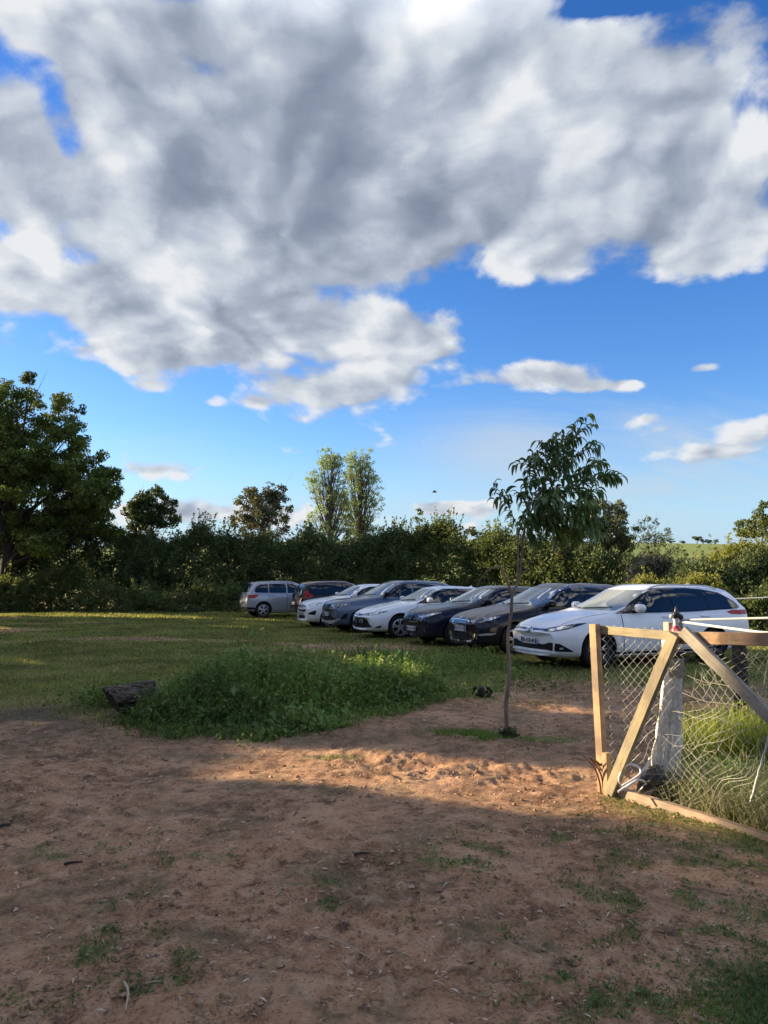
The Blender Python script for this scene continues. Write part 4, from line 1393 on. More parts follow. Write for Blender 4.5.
for _ in range(60):
    u = random.uniform(dgB[0] - .25, u1_); v = random.uniform(.30, pT[1] - .12)
    if left_of_brace(u, v): continue
    a = random.uniform(0, 6.28); pts = []
    l = random.uniform(.10, .26)
    cv = random.gauss(0, 5)
    for k in range(8):
        pts.append((u, -Fq * random.uniform(.01, .035), v)); u += l / 7 * math.cos(a); v += l / 7 * math.sin(a); a += cv * l / 7 + random.gauss(0, .12)
    if any(left_of_brace(p[0], p[2]) or p[2] > pT[1] - .07 for p in pts): continue
    gt.tube(pts, .0011, 4)
for (A_, B_) in (((660, 668), (768, 700)), ((662, 690), (768, 716)), ((700, 742), (768, 707)), ((690, 750), (770, 722)), ((668, 712), (740, 724)), ((700, 668), (722, 722)), ((652, 732), (700, 760)), ((742, 690), (730, 745))):
    a_, b_ = on_gate(*A_), on_gate(*B_)
    pts = [(a_[0] + (b_[0] - a_[0]) * k / 9, -Fq * .02 + random.gauss(0, .004), a_[1] + (b_[1] - a_[1]) * k / 9 + .012 * math.sin(k * 1.3)) for k in range(10)]
    gt.tube(pts, .0015, 4)
gt.build('loose_wire', WIREW, gate)


def world(px, py, y): return at_y(px, py, y)


# rusty bent tines leaning on the post's foot
fork = tag(empty('rusty_fork', (GPOS.x, GPOS.y, GPOS.z)), 'rusty curved fork tines leaning at the foot of the gate post', 'garden fork')
yk = GPOS.y - .10
for k, (tip, foot) in enumerate((((582, 755), (601, 791)), ((588, 757), (604, 793)), ((593, 761), (607, 793)), ((598, 768), (609, 794)))):
    a, b = world(*tip, yk + .02 * k), world(*foot, yk + .03)
    pts = []
    for i in range(12):
        f = i / 11
        p = a.lerp(b, f); p = p + Vector((.028 * math.sin(f * math.pi), 0, .022 * math.sin(f * math.pi)))
        pts.append(p - GPOS)
    pts[-1] = Vector((pts[-1].x, pts[-1].y, gz1(b.x, b.y) - GPOS.z - .03))
    g_ = Geo(); g_.tube(pts, np.interp(np.arange(12), [0, 4, 11], [.003, .0065, .008]), 6); g_.build('tine', RUST, fork)
g_ = Geo()
a, b = world(591, 759, yk + .04) - GPOS, world(602, 767, yk + .1) - GPOS
g_.tube([a, a.lerp(b, .5) + Vector((0, 0, .01)), b], [.008, .009, .008], 6); g_.build('collar', RUST, fork)

# white-wrapped corner post just behind the gate
pf = at_ground(664, 770)
PW_ = world(668, 700, 5.75)
px0, py0 = PW_.x, 5.75
post = tag(empty('corner_post', (px0, py0, gz1(px0, py0))), 'pale corner post wrapped in dirty white sheeting behind the gate', 'fence post')
zt_ = world(676, 622, py0).z - post.location.z
bm = bmesh.new(); bm_box(bm, (.11, .11, .40), Matrix.Translation((.055, 0, zt_ - .20)), .008)
bm_obj('timber', bm, WOOD_GREY, post, 30)
bm = bmesh.new(); bm_box(bm, (.125, .125, .13), Matrix.Translation((.05, 0, zt_ - .13)), .006)
bm_obj('white_block', bm, SHEET, post, 30)
bm = bmesh.new(); bm_box(bm, (.118, .118, .05), Matrix.Translation((.053, 0, zt_ - .235)), .006)
bm_obj('black_band', bm, BLACKP, post, 30)
# the sheet: a skirt of folds, wider at the foot
V = []; F = []; n, mrow = 64, 26
for j in range(mrow + 1):
    f = j / mrow
    for i in range(n):
        a = 2 * math.pi * i / n
        ca, sa_ = math.cos(a), math.sin(a)
        sq = 1 / max(abs(ca), abs(sa_)) ** .7
        r_ = (.055 + .035 * f ** 1.3) * sq + f ** .6 * (.017 * math.sin(i * .9 + 1.3 * math.sin(f * 4)) + .012 * math.sin(i * 2.3 + f * 5)) + .006 * math.sin(f * 23 + i)
        V.append((.05 - .10 * f + r_ * ca, r_ * sa_ * .8, (zt_ - .33) * (1 - f) + .02 + .03 * math.sin(i * .5) * f))
for j in range(mrow):
    for i in range(n):
        i2 = (i + 1) % n
        F.append((j * n + i, j * n + i2, (j + 1) * n + i2, (j + 1) * n + i))
link_mesh('sheeting', np_mesh('sheeting', V, F, True), SHEET, post)

# the insulator on top of it, red and white with a black knob
ins_p = world(676, 632, py0 - .12)
ins = tag(empty('fence_insulator', ins_p), 'small red and white insulator with a black knob on the corner post', 'insulator')
def lathe_obj(name, prof, mt, parent, seg=18, M=Matrix()):
    bm = bmesh.new(); rings = []
    for i in range(seg):
        a = 2 * math.pi * i / seg
        rings.append([bm.verts.new(M @ Vector((r_ * math.cos(a), r_ * math.sin(a), z_))) for r_, z_ in prof])
    for i in range(seg):
        A_, B_ = rings[i], rings[(i + 1) % seg]
        for k in range(len(prof) - 1): bm.faces.new((A_[k], B_[k], B_[k + 1], A_[k + 1]))
    bmesh.ops.remove_doubles(bm, verts=bm.verts, dist=1e-5); bmesh.ops.recalc_face_normals(bm, faces=bm.faces)
    return bm_obj(name, bm, mt, parent, 40)
lathe_obj('collar', [(0, -.05), (.058, -.05), (.052, -.02), (.036, .0), (0.0, .004)], mat('insulator_white', (.66, .64, .62), .4), ins)
lathe_obj('red_cap', [(.001, .0), (.036, .002), (.034, .018), (.026, .030), (.022, .045), (0.001, .045)], REDP, ins, M=Matrix.Translation((0, -.001, 0)))
lathe_obj('stem', [(.020, .045), (.016, .075), (.020, .10), (.001, .10)], TAPE, ins)
lathe_obj('knob', [(.001, .095), (.020, .10), (.030, .118), (.028, .135), (.012, .147), (.006, .18), (.001, .185)], BLACKP, ins, M=Matrix.Translation((.004, 0, 0)))
bm = bmesh.new(); bmesh.ops.create_uvsphere(bm, u_segments=10, v_segments=8, radius=.016, matrix=Matrix.Translation((-.033, -.012, .112)))
bm_obj('white_clip', bm, TAPE, ins, 60)
bm = bmesh.new(); bmesh.ops.create_uvsphere(bm, u_segments=10, v_segments=8, radius=.02, matrix=Matrix.Translation((.034, -.008, .108)))
bm_obj('black_clip', bm, BLACKP, ins, 60)


def line(name, label, cat, pts, rad, mt, flat=None, sag=0.0, n=30, parent=None, wob=0.0, loc=None):
    P_ = [Vector(p) for p in pts]
    out = []
    for i in range(n):
        f = i / (n - 1) * (len(P_) - 1); k = min(int(f), len(P_) - 2)
        p = P_[k].lerp(P_[k + 1], f - k)
        p = p + Vector((random.gauss(0, wob), random.gauss(0, wob), -sag * math.sin(math.pi * i / (n - 1)) + random.gauss(0, wob)))
        out.append(p)
    o0 = out[0].copy()
    g_ = Geo(); V_, F_ = tube_geo([tuple(p - o0) for p in out], rad, 6)
    if flat:
        V_ = V_.reshape(n, 6, 3); c_ = V_.mean(1, keepdims=True); d_ = V_ - c_
        d_[:, :, 2] *= flat; V_ = (c_ + d_).reshape(-1, 3)
    g_.add(V_, F_)
    ob = g_.build(name, mt, None, True, tuple(o0))
    return tag(ob, label, cat)


i0 = ins_p + Vector((.03, 0, .085))
line('fence_tape', 'taut white fence tape running level from the insulator to the right', 'fence tape', [i0, world(790, 617.5, 5.1)], .004, TAPE, 2.2)
line('fence_tape', 'white fence tape sagging down to the right from the insulator', 'fence tape', [i0 + Vector((0, 0, -.01)), world(762, 631.5, 4.9), world(790, 632.5, 4.7)], .004, TAPE, 2.4, sag=.006)
line('fence_tape', 'far white fence tape behind the tail of the nearest white car', 'fence tape', [world(690, 600, 20.6), world(800, 595.5, 19.6)], .012, TAPE, 1.8, sag=.02)
e0 = world(800, 596, 19.6)
g_ = Geo(); zz = gz1(e0.x + .03, e0.y); g_.tube([(0, 0, -.1), (0, 0, e0.z - zz + .08)], .02, 6)
line('frayed_rope', 'frayed white rope hanging inside the mesh at the right of the gate', 'rope', [Vector(GM @ Vector((on_gate(769, 726)[0], -Fq * .03, on_gate(769, 726)[1]))), Vector(GM @ Vector((on_gate(757, 764)[0], -Fq * .05, on_gate(757, 764)[1]))), Vector(GM @ Vector((on_gate(746, 803)[0], -Fq * .05, on_gate(746, 803)[1])))], .0065, ROPE, wob=.0015)
line('thin_cane', 'thin pale cane hanging below the brown rail at the right edge', 'cane', [Vector(GM @ Vector((on_gate(767, 646)[0], -Fq * .04, on_gate(767, 646)[1]))), Vector(GM @ Vector((on_gate(763, 670)[0], -Fq * .045, on_gate(763, 670)[1]))), Vector(GM @ Vector((on_gate(759, 694)[0], -Fq * .04, on_gate(759, 694)[1])))], .006, mat('cane', (.38, .36, .24), .8), wob=.0012)

# old dark post behind the mesh
def old_post(px, ytop, y, r_, label):
    p = at_y(px, 581, y); z0 = gz1(p.x, y); h_ = at_y(px, ytop, y).z - z0
    bm = bmesh.new(); seg = 12; rows = []
    for j in range(14):
        f = j / 13
        rows.append([bm.verts.new((r_ * (1 + .10 * math.sin(3 * a + f * 4) + .07 * math.sin(7 * a) + random.gauss(0, .02)) * math.cos(a), r_ * (1 + .08 * math.sin(2 * a + f * 3) + random.gauss(0, .02)) * math.sin(a), -.1 + (h_ + .1) * f)) for a in [2 * math.pi * k / seg for k in range(seg)]])
    for j in range(13):
        for k in range(seg): bm.faces.new((rows[j][k], rows[j][(k + 1) % seg], rows[j + 1][(k + 1) % seg], rows[j + 1][k]))
    bm.faces.new(rows[-1])
    bmesh.ops.recalc_face_normals(bm, faces=bm.faces)
    return tag(bm_obj('fence_post', bm, WOOD_OLD, None, 50, (p.x, y, z0)), label, 'fence post')


old_post(736, 640, 7.2, .062, 'thick dark old post standing behind the slack mesh')
old_post(771, 610, 8.6, .06, 'thinner old post at the right edge beyond the thick dark post')

# white hose loops at the gate's foot and a black plastic bag in the weeds
hp = world(630, 778, 5.55)
g_ = Geo()
for (A_, n_) in (([(622, 786), (640, 774), (637, 766), (627, 765), (619, 778), (624, 790), (634, 790)], 40), ([(618, 792), (632, 782), (645, 768), (650, 758)], 24), ([(626, 788), (638, 780), (647, 784), (652, 797)], 24)):
    c_ = [world(a_, b_, 5.50 + .03 * k) - hp for k, (a_, b_) in enumerate(A_)]
    pts = []
    for i in range(n_):
        f = i / (n_ - 1) * (len(c_) - 1); k = min(int(f), len(c_) - 2); u = f - k
        p0, p1, p2, p3 = c_[max(0, k - 1)], c_[k], c_[k + 1], c_[min(len(c_) - 1, k + 2)]
        pts.append(0.5 * ((2 * p1) + (p2 - p0) * u + (2 * p0 - 5 * p1 + 4 * p2 - p3) * u * u + (3 * p1 - p0 - 3 * p2 + p3) * u ** 3))
    g_.tube([tuple(p) for p in pts], .0075, 7)
tag(g_.build('garden_hose', PVCW, None, True, tuple(hp)), 'tangled white hose at the bottom corner of the gate', 'hose')
bp = world(649, 772, 5.62); bz = gz1(bp.x, bp.y)
bm = bmesh.new(); bmesh.ops.create_icosphere(bm, subdivisions=4, radius=1)
for v in bm.verts:
    n_ = float(fbm(v.co.x * 1.7 + 5, v.co.y * 1.7 + v.co.z * 2.3, 3, 99)) - .5
    v.co *= 1 + .5 * n_
    v.co = Vector((v.co.x * .10, v.co.y * .10, max(-.02, v.co.z * .13 + .10 + v.co.x * .07)))
tag(bm_obj('plastic_bag', bm, BLACKP, None, 60, (bp.x, bp.y, bz)), 'crumpled black plastic bag in the weeds behind the gate', 'bag')
# ------------------------------------------------------------------ foliage
def unit(v): return v / (np.linalg.norm(v, axis=1)[:, None] + 1e-9)


def leaf_cards(C, size, aspect=0.55, droop=0.3, out=None, jit=0.35):
    """one kite-shaped leaf (4 corners) per centre; out: preferred outward normals"""
    n = len(C)
    N = unit(rng.normal(size=(n, 3)))
    if out is not None: N = unit(N + 0.8 * out)
    A = unit(np.cross(N, rng.normal(size=(n, 3))))
    A[:, 2] -= droop; A = unit(A)
    B = unit(np.cross(A, N))
    s = (size * (1 + jit * rng.normal(size=n)).clip(0.45, 1.8))[:, None]
    w = s * aspect
    fold = N * s * 0.12
    V = np.stack([C - A * s * 0.5, C + B * w * 0.5 + fold - A * s * 0.05, C + A * s * 0.5, C - B * w * 0.5 + fold - A * s * 0.05], 1)
    return V.reshape(-1, 3), np.arange(4 * n).reshape(-1, 4)


DENSE = 2.6


def clump_points(cl, per_m2, sub=9, rsub=0.42, squash=0.8):
    """leaf positions: every clump is a ball of smaller tufts, so the outline is ragged and sky shows through"""
    pts, outs = [], []
    for (x, y, z, r) in cl:
        k = max(4, int(sub * (0.6 + 0.8 * rng.random())))
        d = unit(rng.normal(size=(k, 3)))
        cc = d * r * (0.35 + 0.6 * rng.random((k, 1)) ** 0.6)
        cc[:, 2] *= squash
        rs = r * rsub * (0.55 + 0.8 * rng.random(k))
        for c, q in zip(cc, rs):
            m = max(6, int(DENSE * per_m2 * q * q))
            e = unit(rng.normal(size=(m, 3)))
            rad = q * rng.random((m, 1)) ** 0.45
            e2 = e * rad; e2[:, 2] *= 0.75
            pts.append(np.array([x, y, z]) + c + e2); outs.append(e)
    return np.concatenate(pts), np.concatenate(outs)


BARK = bark_mat('bark_grey', (0.055, 0.045, 0.035), (0.13, 0.11, 0.09))
BARKD = bark_mat('bark_dark', (0.03, 0.025, 0.02), (0.07, 0.06, 0.05))
L_OAK = leaf_mat('leaf_oak', [(0.035, 0.055, 0.012), (0.055, 0.080, 0.018), (0.085, 0.105, 0.020), (0.05, 0.065, 0.016)])
L_DARK = leaf_mat('leaf_dark', [(0.022, 0.036, 0.012), (0.034, 0.052, 0.016), (0.045, 0.060, 0.020)], trans=0.22)
L_BROWN = leaf_mat('leaf_brown', [(0.058, 0.058, 0.030), (0.046, 0.060, 0.026), (0.078, 0.066, 0.040), (0.040, 0.054, 0.022)])
L_POP = leaf_mat('leaf_poplar', [(0.105, 0.150, 0.058), (0.135, 0.178, 0.070), (0.09, 0.135, 0.050), (0.165, 0.195, 0.09)], trans=0.4)
L_OLIVE = leaf_mat('leaf_olive', [(0.070, 0.092, 0.028), (0.055, 0.080, 0.024), (0.095, 0.110, 0.036), (0.042, 0.064, 0.02)], patch=((0.115, 0.130, 0.055), 0.55, 0.52, 0.7))
L_HEDGE = leaf_mat('leaf_hedge', [(0.034, 0.056, 0.018), (0.052, 0.074, 0.023), (0.044, 0.064, 0.026), (0.074, 0.085, 0.028)], trans=0.25, patch=((0.085, 0.095, 0.035), 0.5, 0.5, 0.68))
L_YELLOW = leaf_mat('leaf_yellow', [(0.125, 0.130, 0.028), (0.10, 0.115, 0.026), (0.155, 0.145, 0.040), (0.08, 0.10, 0.026)], trans=0.4)
L_PALE = leaf_mat('leaf_pale', [(0.095, 0.095, 0.060), (0.075, 0.082, 0.045), (0.125, 0.115, 0.080), (0.06, 0.068, 0.036)])
L_WILLOW = leaf_mat('leaf_willow', [(0.065, 0.085, 0.048), (0.085, 0.105, 0.062), (0.05, 0.07, 0.036)])
L_RUST = leaf_mat('leaf_rust', [(0.072, 0.076, 0.032), (0.060, 0.074, 0.028), (0.100, 0.082, 0.040), (0.048, 0.064, 0.022)])


def px_clumps(lst, y, dy=1.2):
    """design sizes read off the photograph: (px, py, radius px) at distance y"""
    out = []
    for (px, py, r) in lst:
        yy = y + float(rng.uniform(-dy, dy))
        p = at_y(px, py, yy)
        out.append((p.x, p.y, p.z, r * yy / FPX))
    return out


def limbs(base, clumps, r0, top=None, sides=7, lean=None):
    """a tapered trunk and a limb into every clump"""
    g = Geo()
    base = np.array(base, dtype=float)
    cs = np.array([c[:3] for c in clumps])
    if top is None:
        top = np.array([cs[:, 0].mean() * .4 + base[0] * .6, cs[:, 1].mean() * .4 + base[1] * .6, cs[:, 2].max() - 0.3 * (cs[:, 2].max() - base[2])])
    else: top = np.array(top, dtype=float)
    n = 9
    tt = np.linspace(0, 1, n)
    P = base + (top - base) * tt[:, None]
    wob = rng.normal(size=(n, 3)) * r0 * 0.5 * np.minimum(1, tt * 3)[:, None]; wob[:, 2] = 0
    P = P + wob
    P[0, 2] -= 0.15
    rad = r0 * (1 - 0.78 * tt); rad[0] = r0 * 1.35
    g.tube(P, rad, sides)
    for c in cs:
        # leave the trunk somewhere below the clump
        zt = base[2] + (c[2] - base[2]) * rng.uniform(0.45, 0.75)
        f = np.clip((zt - base[2]) / max(0.1, top[2] - base[2]), 0.12, 0.92)
        a = base + (top - base) * f
        q = np.linspace(0, 1, 6)[:, None]
        mid = (a + c) / 2 + np.array([0, 0, 0.12 * np.linalg.norm(c - a)]) * rng.uniform(-0.3, 1) + rng.normal(size=3) * 0.06 * np.linalg.norm(c - a)
        path = (1 - q) ** 2 * a + 2 * q * (1 - q) * mid + q ** 2 * c
        rr = r0 * 0.42 * (1 - 0.5 * f) * (1 - 0.82 * q[:, 0])
        g.tube(path, rr, 5)
        for _ in range(3):
            e = c + rng.normal(size=3) * 0.5
            s = path[3]
            g.tube(np.array([s, (s + e) / 2 + rng.normal(size=3) * 0.08, e]), [rr[3] * .5, rr[3] * .3, rr[3] * .12], 4)
    return g


def tree(name, label, base, clumps, lm, bm, r0, per_m2, leaf, group=None, sub=9, rsub=0.42, top=None, keep=None, aspect=0.55, cat='tree', droop=0.3, squash=0.8):
    root = empty(name, base)
    tag(root, label, cat, group)
    b = np.array(base, dtype=float)
    g = limbs(b, clumps, r0, top)
    g.V = [v - b for v in g.V]
    if keep is not None:
        vv, ff = np.concatenate(g.V), np.concatenate(g.F)
        g.F = [ff[keep(vv + b)[ff].all(1)]]; g.V = [vv]
    g.build('trunk', bm, root)
    C, O = clump_points(clumps, per_m2, sub, rsub, squash)
    if keep is not None:
        k = keep(C); C, O = C[k], O[k]
    V, F = leaf_cards(C, leaf, aspect, droop, O)
    me = np_mesh('crown', V - b, F)
    link_mesh('crown', me, lm, root)
    return root


def gbase(px, y):
    p = at_y(px, 581, y); return (p.x, y, gz1(p.x, y) if y < 100 else -0.3)


_fill = []
while len(_fill) < 19:
    px, py = rng.uniform(-70, 118), rng.uniform(425, 545)
    if px + 16 < np.interp(py, [380, 410, 450, 480, 520, 545], [50, 78, 92, 118, 124, 118]): _fill.append((px, py, rng.uniform(14, 22)))
tree('oak_tree', 'tall broad dark tree with a yellow-green top at the left edge of the field', gbase(4, 43),
     px_clumps([(15, 395, 24), (45, 412, 24), (-15, 420, 34), (20, 432, 30), (62, 425, 18), (68, 448, 22), (-50, 450, 38), (15, 470, 30), (50, 470, 26), (85, 474, 22), (100, 490, 18), (-20, 490, 34), (30, 505, 28),
                (72, 505, 24), (104, 512, 14), (60, 490, 26), (95, 465, 20), (112, 492, 13), (88, 520, 22), (20, 520, 28), (60, 525, 26), (110, 530, 14), (108, 475, 12), (36, 452, 26), (58, 466, 24), (4, 450, 30), (80, 495, 22), (40, 488, 26), (-60, 510, 36), (0, 530, 26), (45, 532, 24), (85, 530, 18), (-90, 480, 34), (-40, 395, 26), (78, 412, 9), (30, 380, 12)] + _fill, 43, 2.4), L_OAK, BARKD, 0.42, 330, 0.155, rsub=0.42, sub=10)
tree('hazel_tree', 'small round dark tree above the hedge, between the tall left tree and the brownish tree', gbase(153, 47),
     px_clumps([(152, 500, 17), (152, 512, 18), (142, 522, 14), (162, 520, 15), (138, 508, 13), (168, 506, 13), (150, 522, 16), (134, 522, 10), (170, 522, 12), (155, 490, 9), (128, 512, 7)], 47, 0.8), L_DARK, BARKD, 0.14, 330, 0.16)
tree('hawthorn_tree', 'brownish-leaved tree with a spiky outline above the hedge left of the two tall poplars', gbase(262, 48),
     px_clumps([(262, 496, 16), (262, 508, 18), (250, 518, 15), (272, 506, 15), (246, 503, 13), (278, 498, 11), (262, 515, 17), (241, 516, 9), (282, 515, 12), (252, 528, 14), (275, 528, 14), (236, 522, 8), (270, 487, 7), (282, 489, 6), (249, 490, 7)], 48, 0.8), L_BROWN, BARK, 0.14, 270, 0.15)


def poplar(px, top, w, y, label, seed):
    cl = []
    for py in np.arange(top + 5, 556, 6.5):
        f = (py - top) / (556 - top)
        hw = w * (0.34 + 0.66 * min(1, f * 2.8)) * (1.0 if f < .75 else 1.15)
        for k in range(7 if f > .1 else 3):
            cl.append((px + rng.uniform(-hw, hw) * .75, py + rng.uniform(-3, 3), rng.uniform(4.5, 8.0)))
    b = gbase(px, y); b = (b[0], b[1], -0.4)
    return tree('poplar_tree', label, b, px_clumps(cl, y, 0.9), L_POP, BARK, 0.2, 84, 0.16, group='two poplars behind the hedge', top=tuple(at_y(px, top + 8, y)), sub=7, rsub=0.46, squash=1.2)


poplar(330, 447, 28, 72, 'slightly broader tall poplar on the left of the pair behind the hedge', 1)
poplar(360, 449, 25, 74, 'slimmer tall poplar on the right of the pair behind the hedge, airy at its foot', 2)
tree('willow_sapling', 'thin upright sapling poking out of the olive scrub right of the two poplars', gbase(419, 47),
     px_clumps([(418, 520, 6), (420, 531, 9), (424, 542, 13), (412, 545, 11), (433, 533, 7), (419, 512, 4)], 47, .6), L_OLIVE, BARK, 0.07, 300, 0.15)
tree('ash_sapling', 'dark bushy sapling in the scrub beside the bare stem of the young tree', gbase(448, 48),
     px_clumps([(446, 526, 7), (440, 535, 10), (456, 536, 11), (470, 532, 8), (448, 545, 13), (478, 536, 6)], 48, .6), L_HEDGE, BARK, 0.07, 300, 0.15)
tree('maple_tree', 'bushy tree turning rusty brown just behind the leaves of the young tree', gbase(602, 41),
     px_clumps([(600, 512, 16), (600, 522, 18), (612, 532, 18), (586, 540, 18), (588, 522, 15), (615, 514, 13), (622, 528, 15), (598, 532, 17), (575, 535, 16), (612, 545, 17), (628, 545, 12), (622, 505, 8), (560, 545, 15), (585, 550, 15)], 41, .9), L_RUST, BARK, 0.16, 300, 0.15)
tree('willow_tree', 'airy grey-green small tree right of the rusty tree and left of the far green pasture', gbase(652, 42),
     px_clumps([(640, 528, 9), (652, 533, 11), (664, 540, 9), (645, 545, 13), (660, 551, 13), (636, 540, 9), (656, 521, 5), (672, 548, 7), (647, 519, 4), (668, 531, 4)], 42, .9), L_WILLOW, BARK, 0.07, 150, 0.15, aspect=0.3)
tree('field_maple', 'yellowing tree at the right edge of the picture beyond the hedge', gbase(764, 42),
     px_clumps([(752, 527, 14), (765, 515, 13), (741, 530, 9), (760, 542, 17), (780, 525, 22), (742, 545, 10), (775, 550, 18), (764, 506, 7)], 42, .9), L_OLIVE, BARK, 0.15, 300, 0.15)


# ------------------------------------------------------------------ hedges and scrub: thick banks of small tufts
def hedge_y(x): return 46.5 - 0.72 * max(0.0, x - 1.5) if x < 22 else 46.5 - 0.72 * 20.5


def bank(name, label, cat, prof, lm, per_m2, leaf, depth=3.0, yfun=None, tuft=0.5, n=None, foot=-0.2, aspect=0.5, spikes=0.0, uneven=1.0):
    """prof: (px, py) of its top edge, read off the photograph; the bank follows the line yfun(x)"""
    pts, outs = [], []
    p = np.array(prof, float)
    n = int(n * 2.3)
    for i in range(n):
        px = rng.uniform(p[0, 0], p[-1, 0]); py = np.interp(px, p[:, 0], p[:, 1]) + 40 * uneven * (float(fbm(px / 26.0, 3.3, 3, 77)) - 0.55)
        y = yfun(0) if yfun is not hedge_y else None
        if y is None:
            y = 40.0
            for _ in range(8): y = 0.5 * y + 0.5 * hedge_y((px - 384) / FPX * y)
        q = at_y(px, py, y)
        x, ztop = q.x, q.z
        zf = gz1(x, y) + foot
        u = rng.random(); v = rng.random()
        z = zf + (ztop - zf) * (1 - 0.97 * u ** 1.5)
        if z > ztop - tuft * .6: z = ztop - tuft * rng.uniform(.3, .9)
        bul = 1 - 0.75 * ((z - zf) / (ztop - zf + 1e-6)) ** 2
        yy = y + depth * bul * (v - 0.5) * 1.0
        r = tuft * rng.uniform(0.5, 1.25)
        m = max(8, int(1.1 * per_m2 * r * r))
        e = unit(rng.normal(size=(m, 3)))
        rad = r * rng.random((m, 1)) ** 0.5
        st = e * rad; st[:, 2] *= 0.8
        if spikes and rng.random() < spikes:
            st[:, 2] = np.abs(st[:, 2]) * 1.9; st[:, :2] *= 0.45
        pts.append(np.array([x, yy, z]) + st); outs.append(e)
    for _ in range(int(n * 0.10 * uneven)):               # thin shoots above the top
        px = rng.uniform(p[0, 0], p[-1, 0]); py = np.interp(px, p[:, 0], p[:, 1]) + 40 * uneven * (float(fbm(px / 26.0, 3.3, 3, 77)) - 0.55)
        y = yfun(0) if yfun is not hedge_y else 44.0
        if yfun is hedge_y:
            for _k in range(8): y = 0.5 * y + 0.5 * hedge_y((px - 384) / FPX * y)
        q = at_y(px, py, y + rng.uniform(-1, 1)); L_ = rng.uniform(.5, 1.5) * min(1, tuft / .5)
        m = int(26 * L_); f = rng.random(m)
        lean_ = rng.normal(0, .25, 2)
        st = np.stack([lean_[0] * f * L_ + rng.normal(0, .10, m) * (1.1 - f), lean_[1] * f * L_ + rng.normal(0, .10, m), f * L_ - .35], 1)
        pts.append(np.array(q) + st); outs.append(unit(rng.normal(size=(m, 3))))
    C = np.concatenate(pts); O = np.concatenate(outs)
    V, F = leaf_cards(C, leaf, aspect, 0.25, O)
    x0 = C.mean(0); x0[2] = foot
    me = np_mesh(name, V - x0, F)
    return tag(link_mesh(name, me, lm, None, tuple(x0)), label, cat)


bank('hedge', 'dark tangled hedge under the tall left tree', 'hedge', [(-150, 540), (0, 545), (55, 540), (90, 530), (135, 530), (150, 545)], L_HEDGE, 300, 0.135, 3.4, hedge_y, .62, 520, spikes=.3)
bank('hedge', 'long dark hedge in shade behind the row of cars, below the poplars', 'hedge', [(125, 532), (160, 540), (205, 530), (235, 541), (300, 538), (345, 543), (400, 540), (412, 548)], L_HEDGE, 300, 0.135, 3.4, hedge_y, .62, 760, spikes=.3)
bank('scrub_bush', 'olive-green scrub with feathery tips between the poplars and the young tree', 'bush', [(388, 546), (412, 533), (450, 535), (480, 538), (520, 543), (560, 540)], L_OLIVE, 270, 0.14, 3.0, hedge_y, .55, 520, spikes=.3)
bank('hedge', 'green hedge behind the leafy crown of the young tree and the dark estate car', 'hedge', [(535, 545), (560, 548), (600, 556), (650, 562), (674, 566), (690, 572)], L_HEDGE, 280, 0.14, 2.6, hedge_y, .5, 420, spikes=.25, uneven=.4)
bank('scrub_bush', 'pale grey-green bush above the roof of the nearest white car', 'bush', [(630, 574), (645, 562), (668, 560), (686, 568), (702, 577)], L_PALE, 300, 0.12, 1.8, lambda x: 31.0, .42, 170, spikes=.3, uneven=.4)
bank('hedge', 'deep green bramble hedge at the right edge behind the back of the nearest white car', 'hedge', [(676, 574), (700, 570), (735, 564), (768, 556), (860, 552)], L_HEDGE, 320, 0.13, 3.0, lambda x: 29.0, .5, 430, spikes=.2, uneven=.4)
bank('scrub_bush', 'golden-leaved bush beside the far green pasture at the right', 'bush', [(700, 568), (714, 556), (728, 545), (745, 546), (768, 550), (790, 556)], L_YELLOW, 290, 0.13, 2.0, lambda x: 37.0, .45, 230, uneven=.4)
bank('bramble_bush', 'yellow-green bramble showing just above the roof of the nearest white car', 'bush', [(622, 586), (640, 580), (670, 582), (695, 578), (712, 576), (730, 590), (738, 600)], L_YELLOW, 420, 0.09, 1.3, lambda x: 24.0, .26, 260, foot=-.1, uneven=.4)
bank('bramble_bush', 'sunlit green bramble right of the tail of the nearest white car', 'bush', [(744, 600), (756, 592), (775, 590), (800, 594)], L_OLIVE, 420, 0.09, 1.4, lambda x: 23.0, .26, 110, foot=-.1)
bank('bramble_bank', 'low rambling bramble bank along the foot of the hedge left of the silver car', 'bush', [(-90, 590), (0, 588), (30, 583), (60, 578), (80, 582), (110, 588), (130, 584), (160, 590), (200, 588), (238, 592)], L_OLIVE, 330, 0.12, 2.2, lambda x: 42.5, .42, 420, spikes=.3)

# far trees along the skyline of the hill
for i, (px, py, r) in enumerate([(664, 541, 4), (671, 541, 3), (697, 538, 4.5), (703, 540, 3), (708, 541, 3), (500, 543, 3.5), (509, 541, 4), (523, 541, 3.4), (430, 541, 4), (441, 540, 3), (436, 542, 3), (715, 541, 3), (683, 542, 2)]):
    p = at_y(px, py, 432)
    s = r * 432 / FPX
    where = ['poplars', 'young tree', 'pasture'][0 if px < 460 else 1 if px < 560 else 2]
    tree('distant_tree', 'tiny blue-green tree on the skyline of the far hill near the %s' % where, (p.x, 432, p.z - s * 1.2), [(p.x + dx * s, 432 + rng.uniform(-1, 1), p.z + dz * s, s * q) for dx, dz, q in ((0, .2, .8), (-.6, -.1, .6), (.6, -.1, .6), (.1, -.5, .7))],
         L_HEDGE, BARKD, 0.25, 26, 0.6, group='far trees on the hill near the %s' % where, sub=6)

# ------------------------------------------------------------------ the row of trees left of the picture that shades the yard
NC = np.array([0.31, 0.95]); NC = NC / np.linalg.norm(NC)


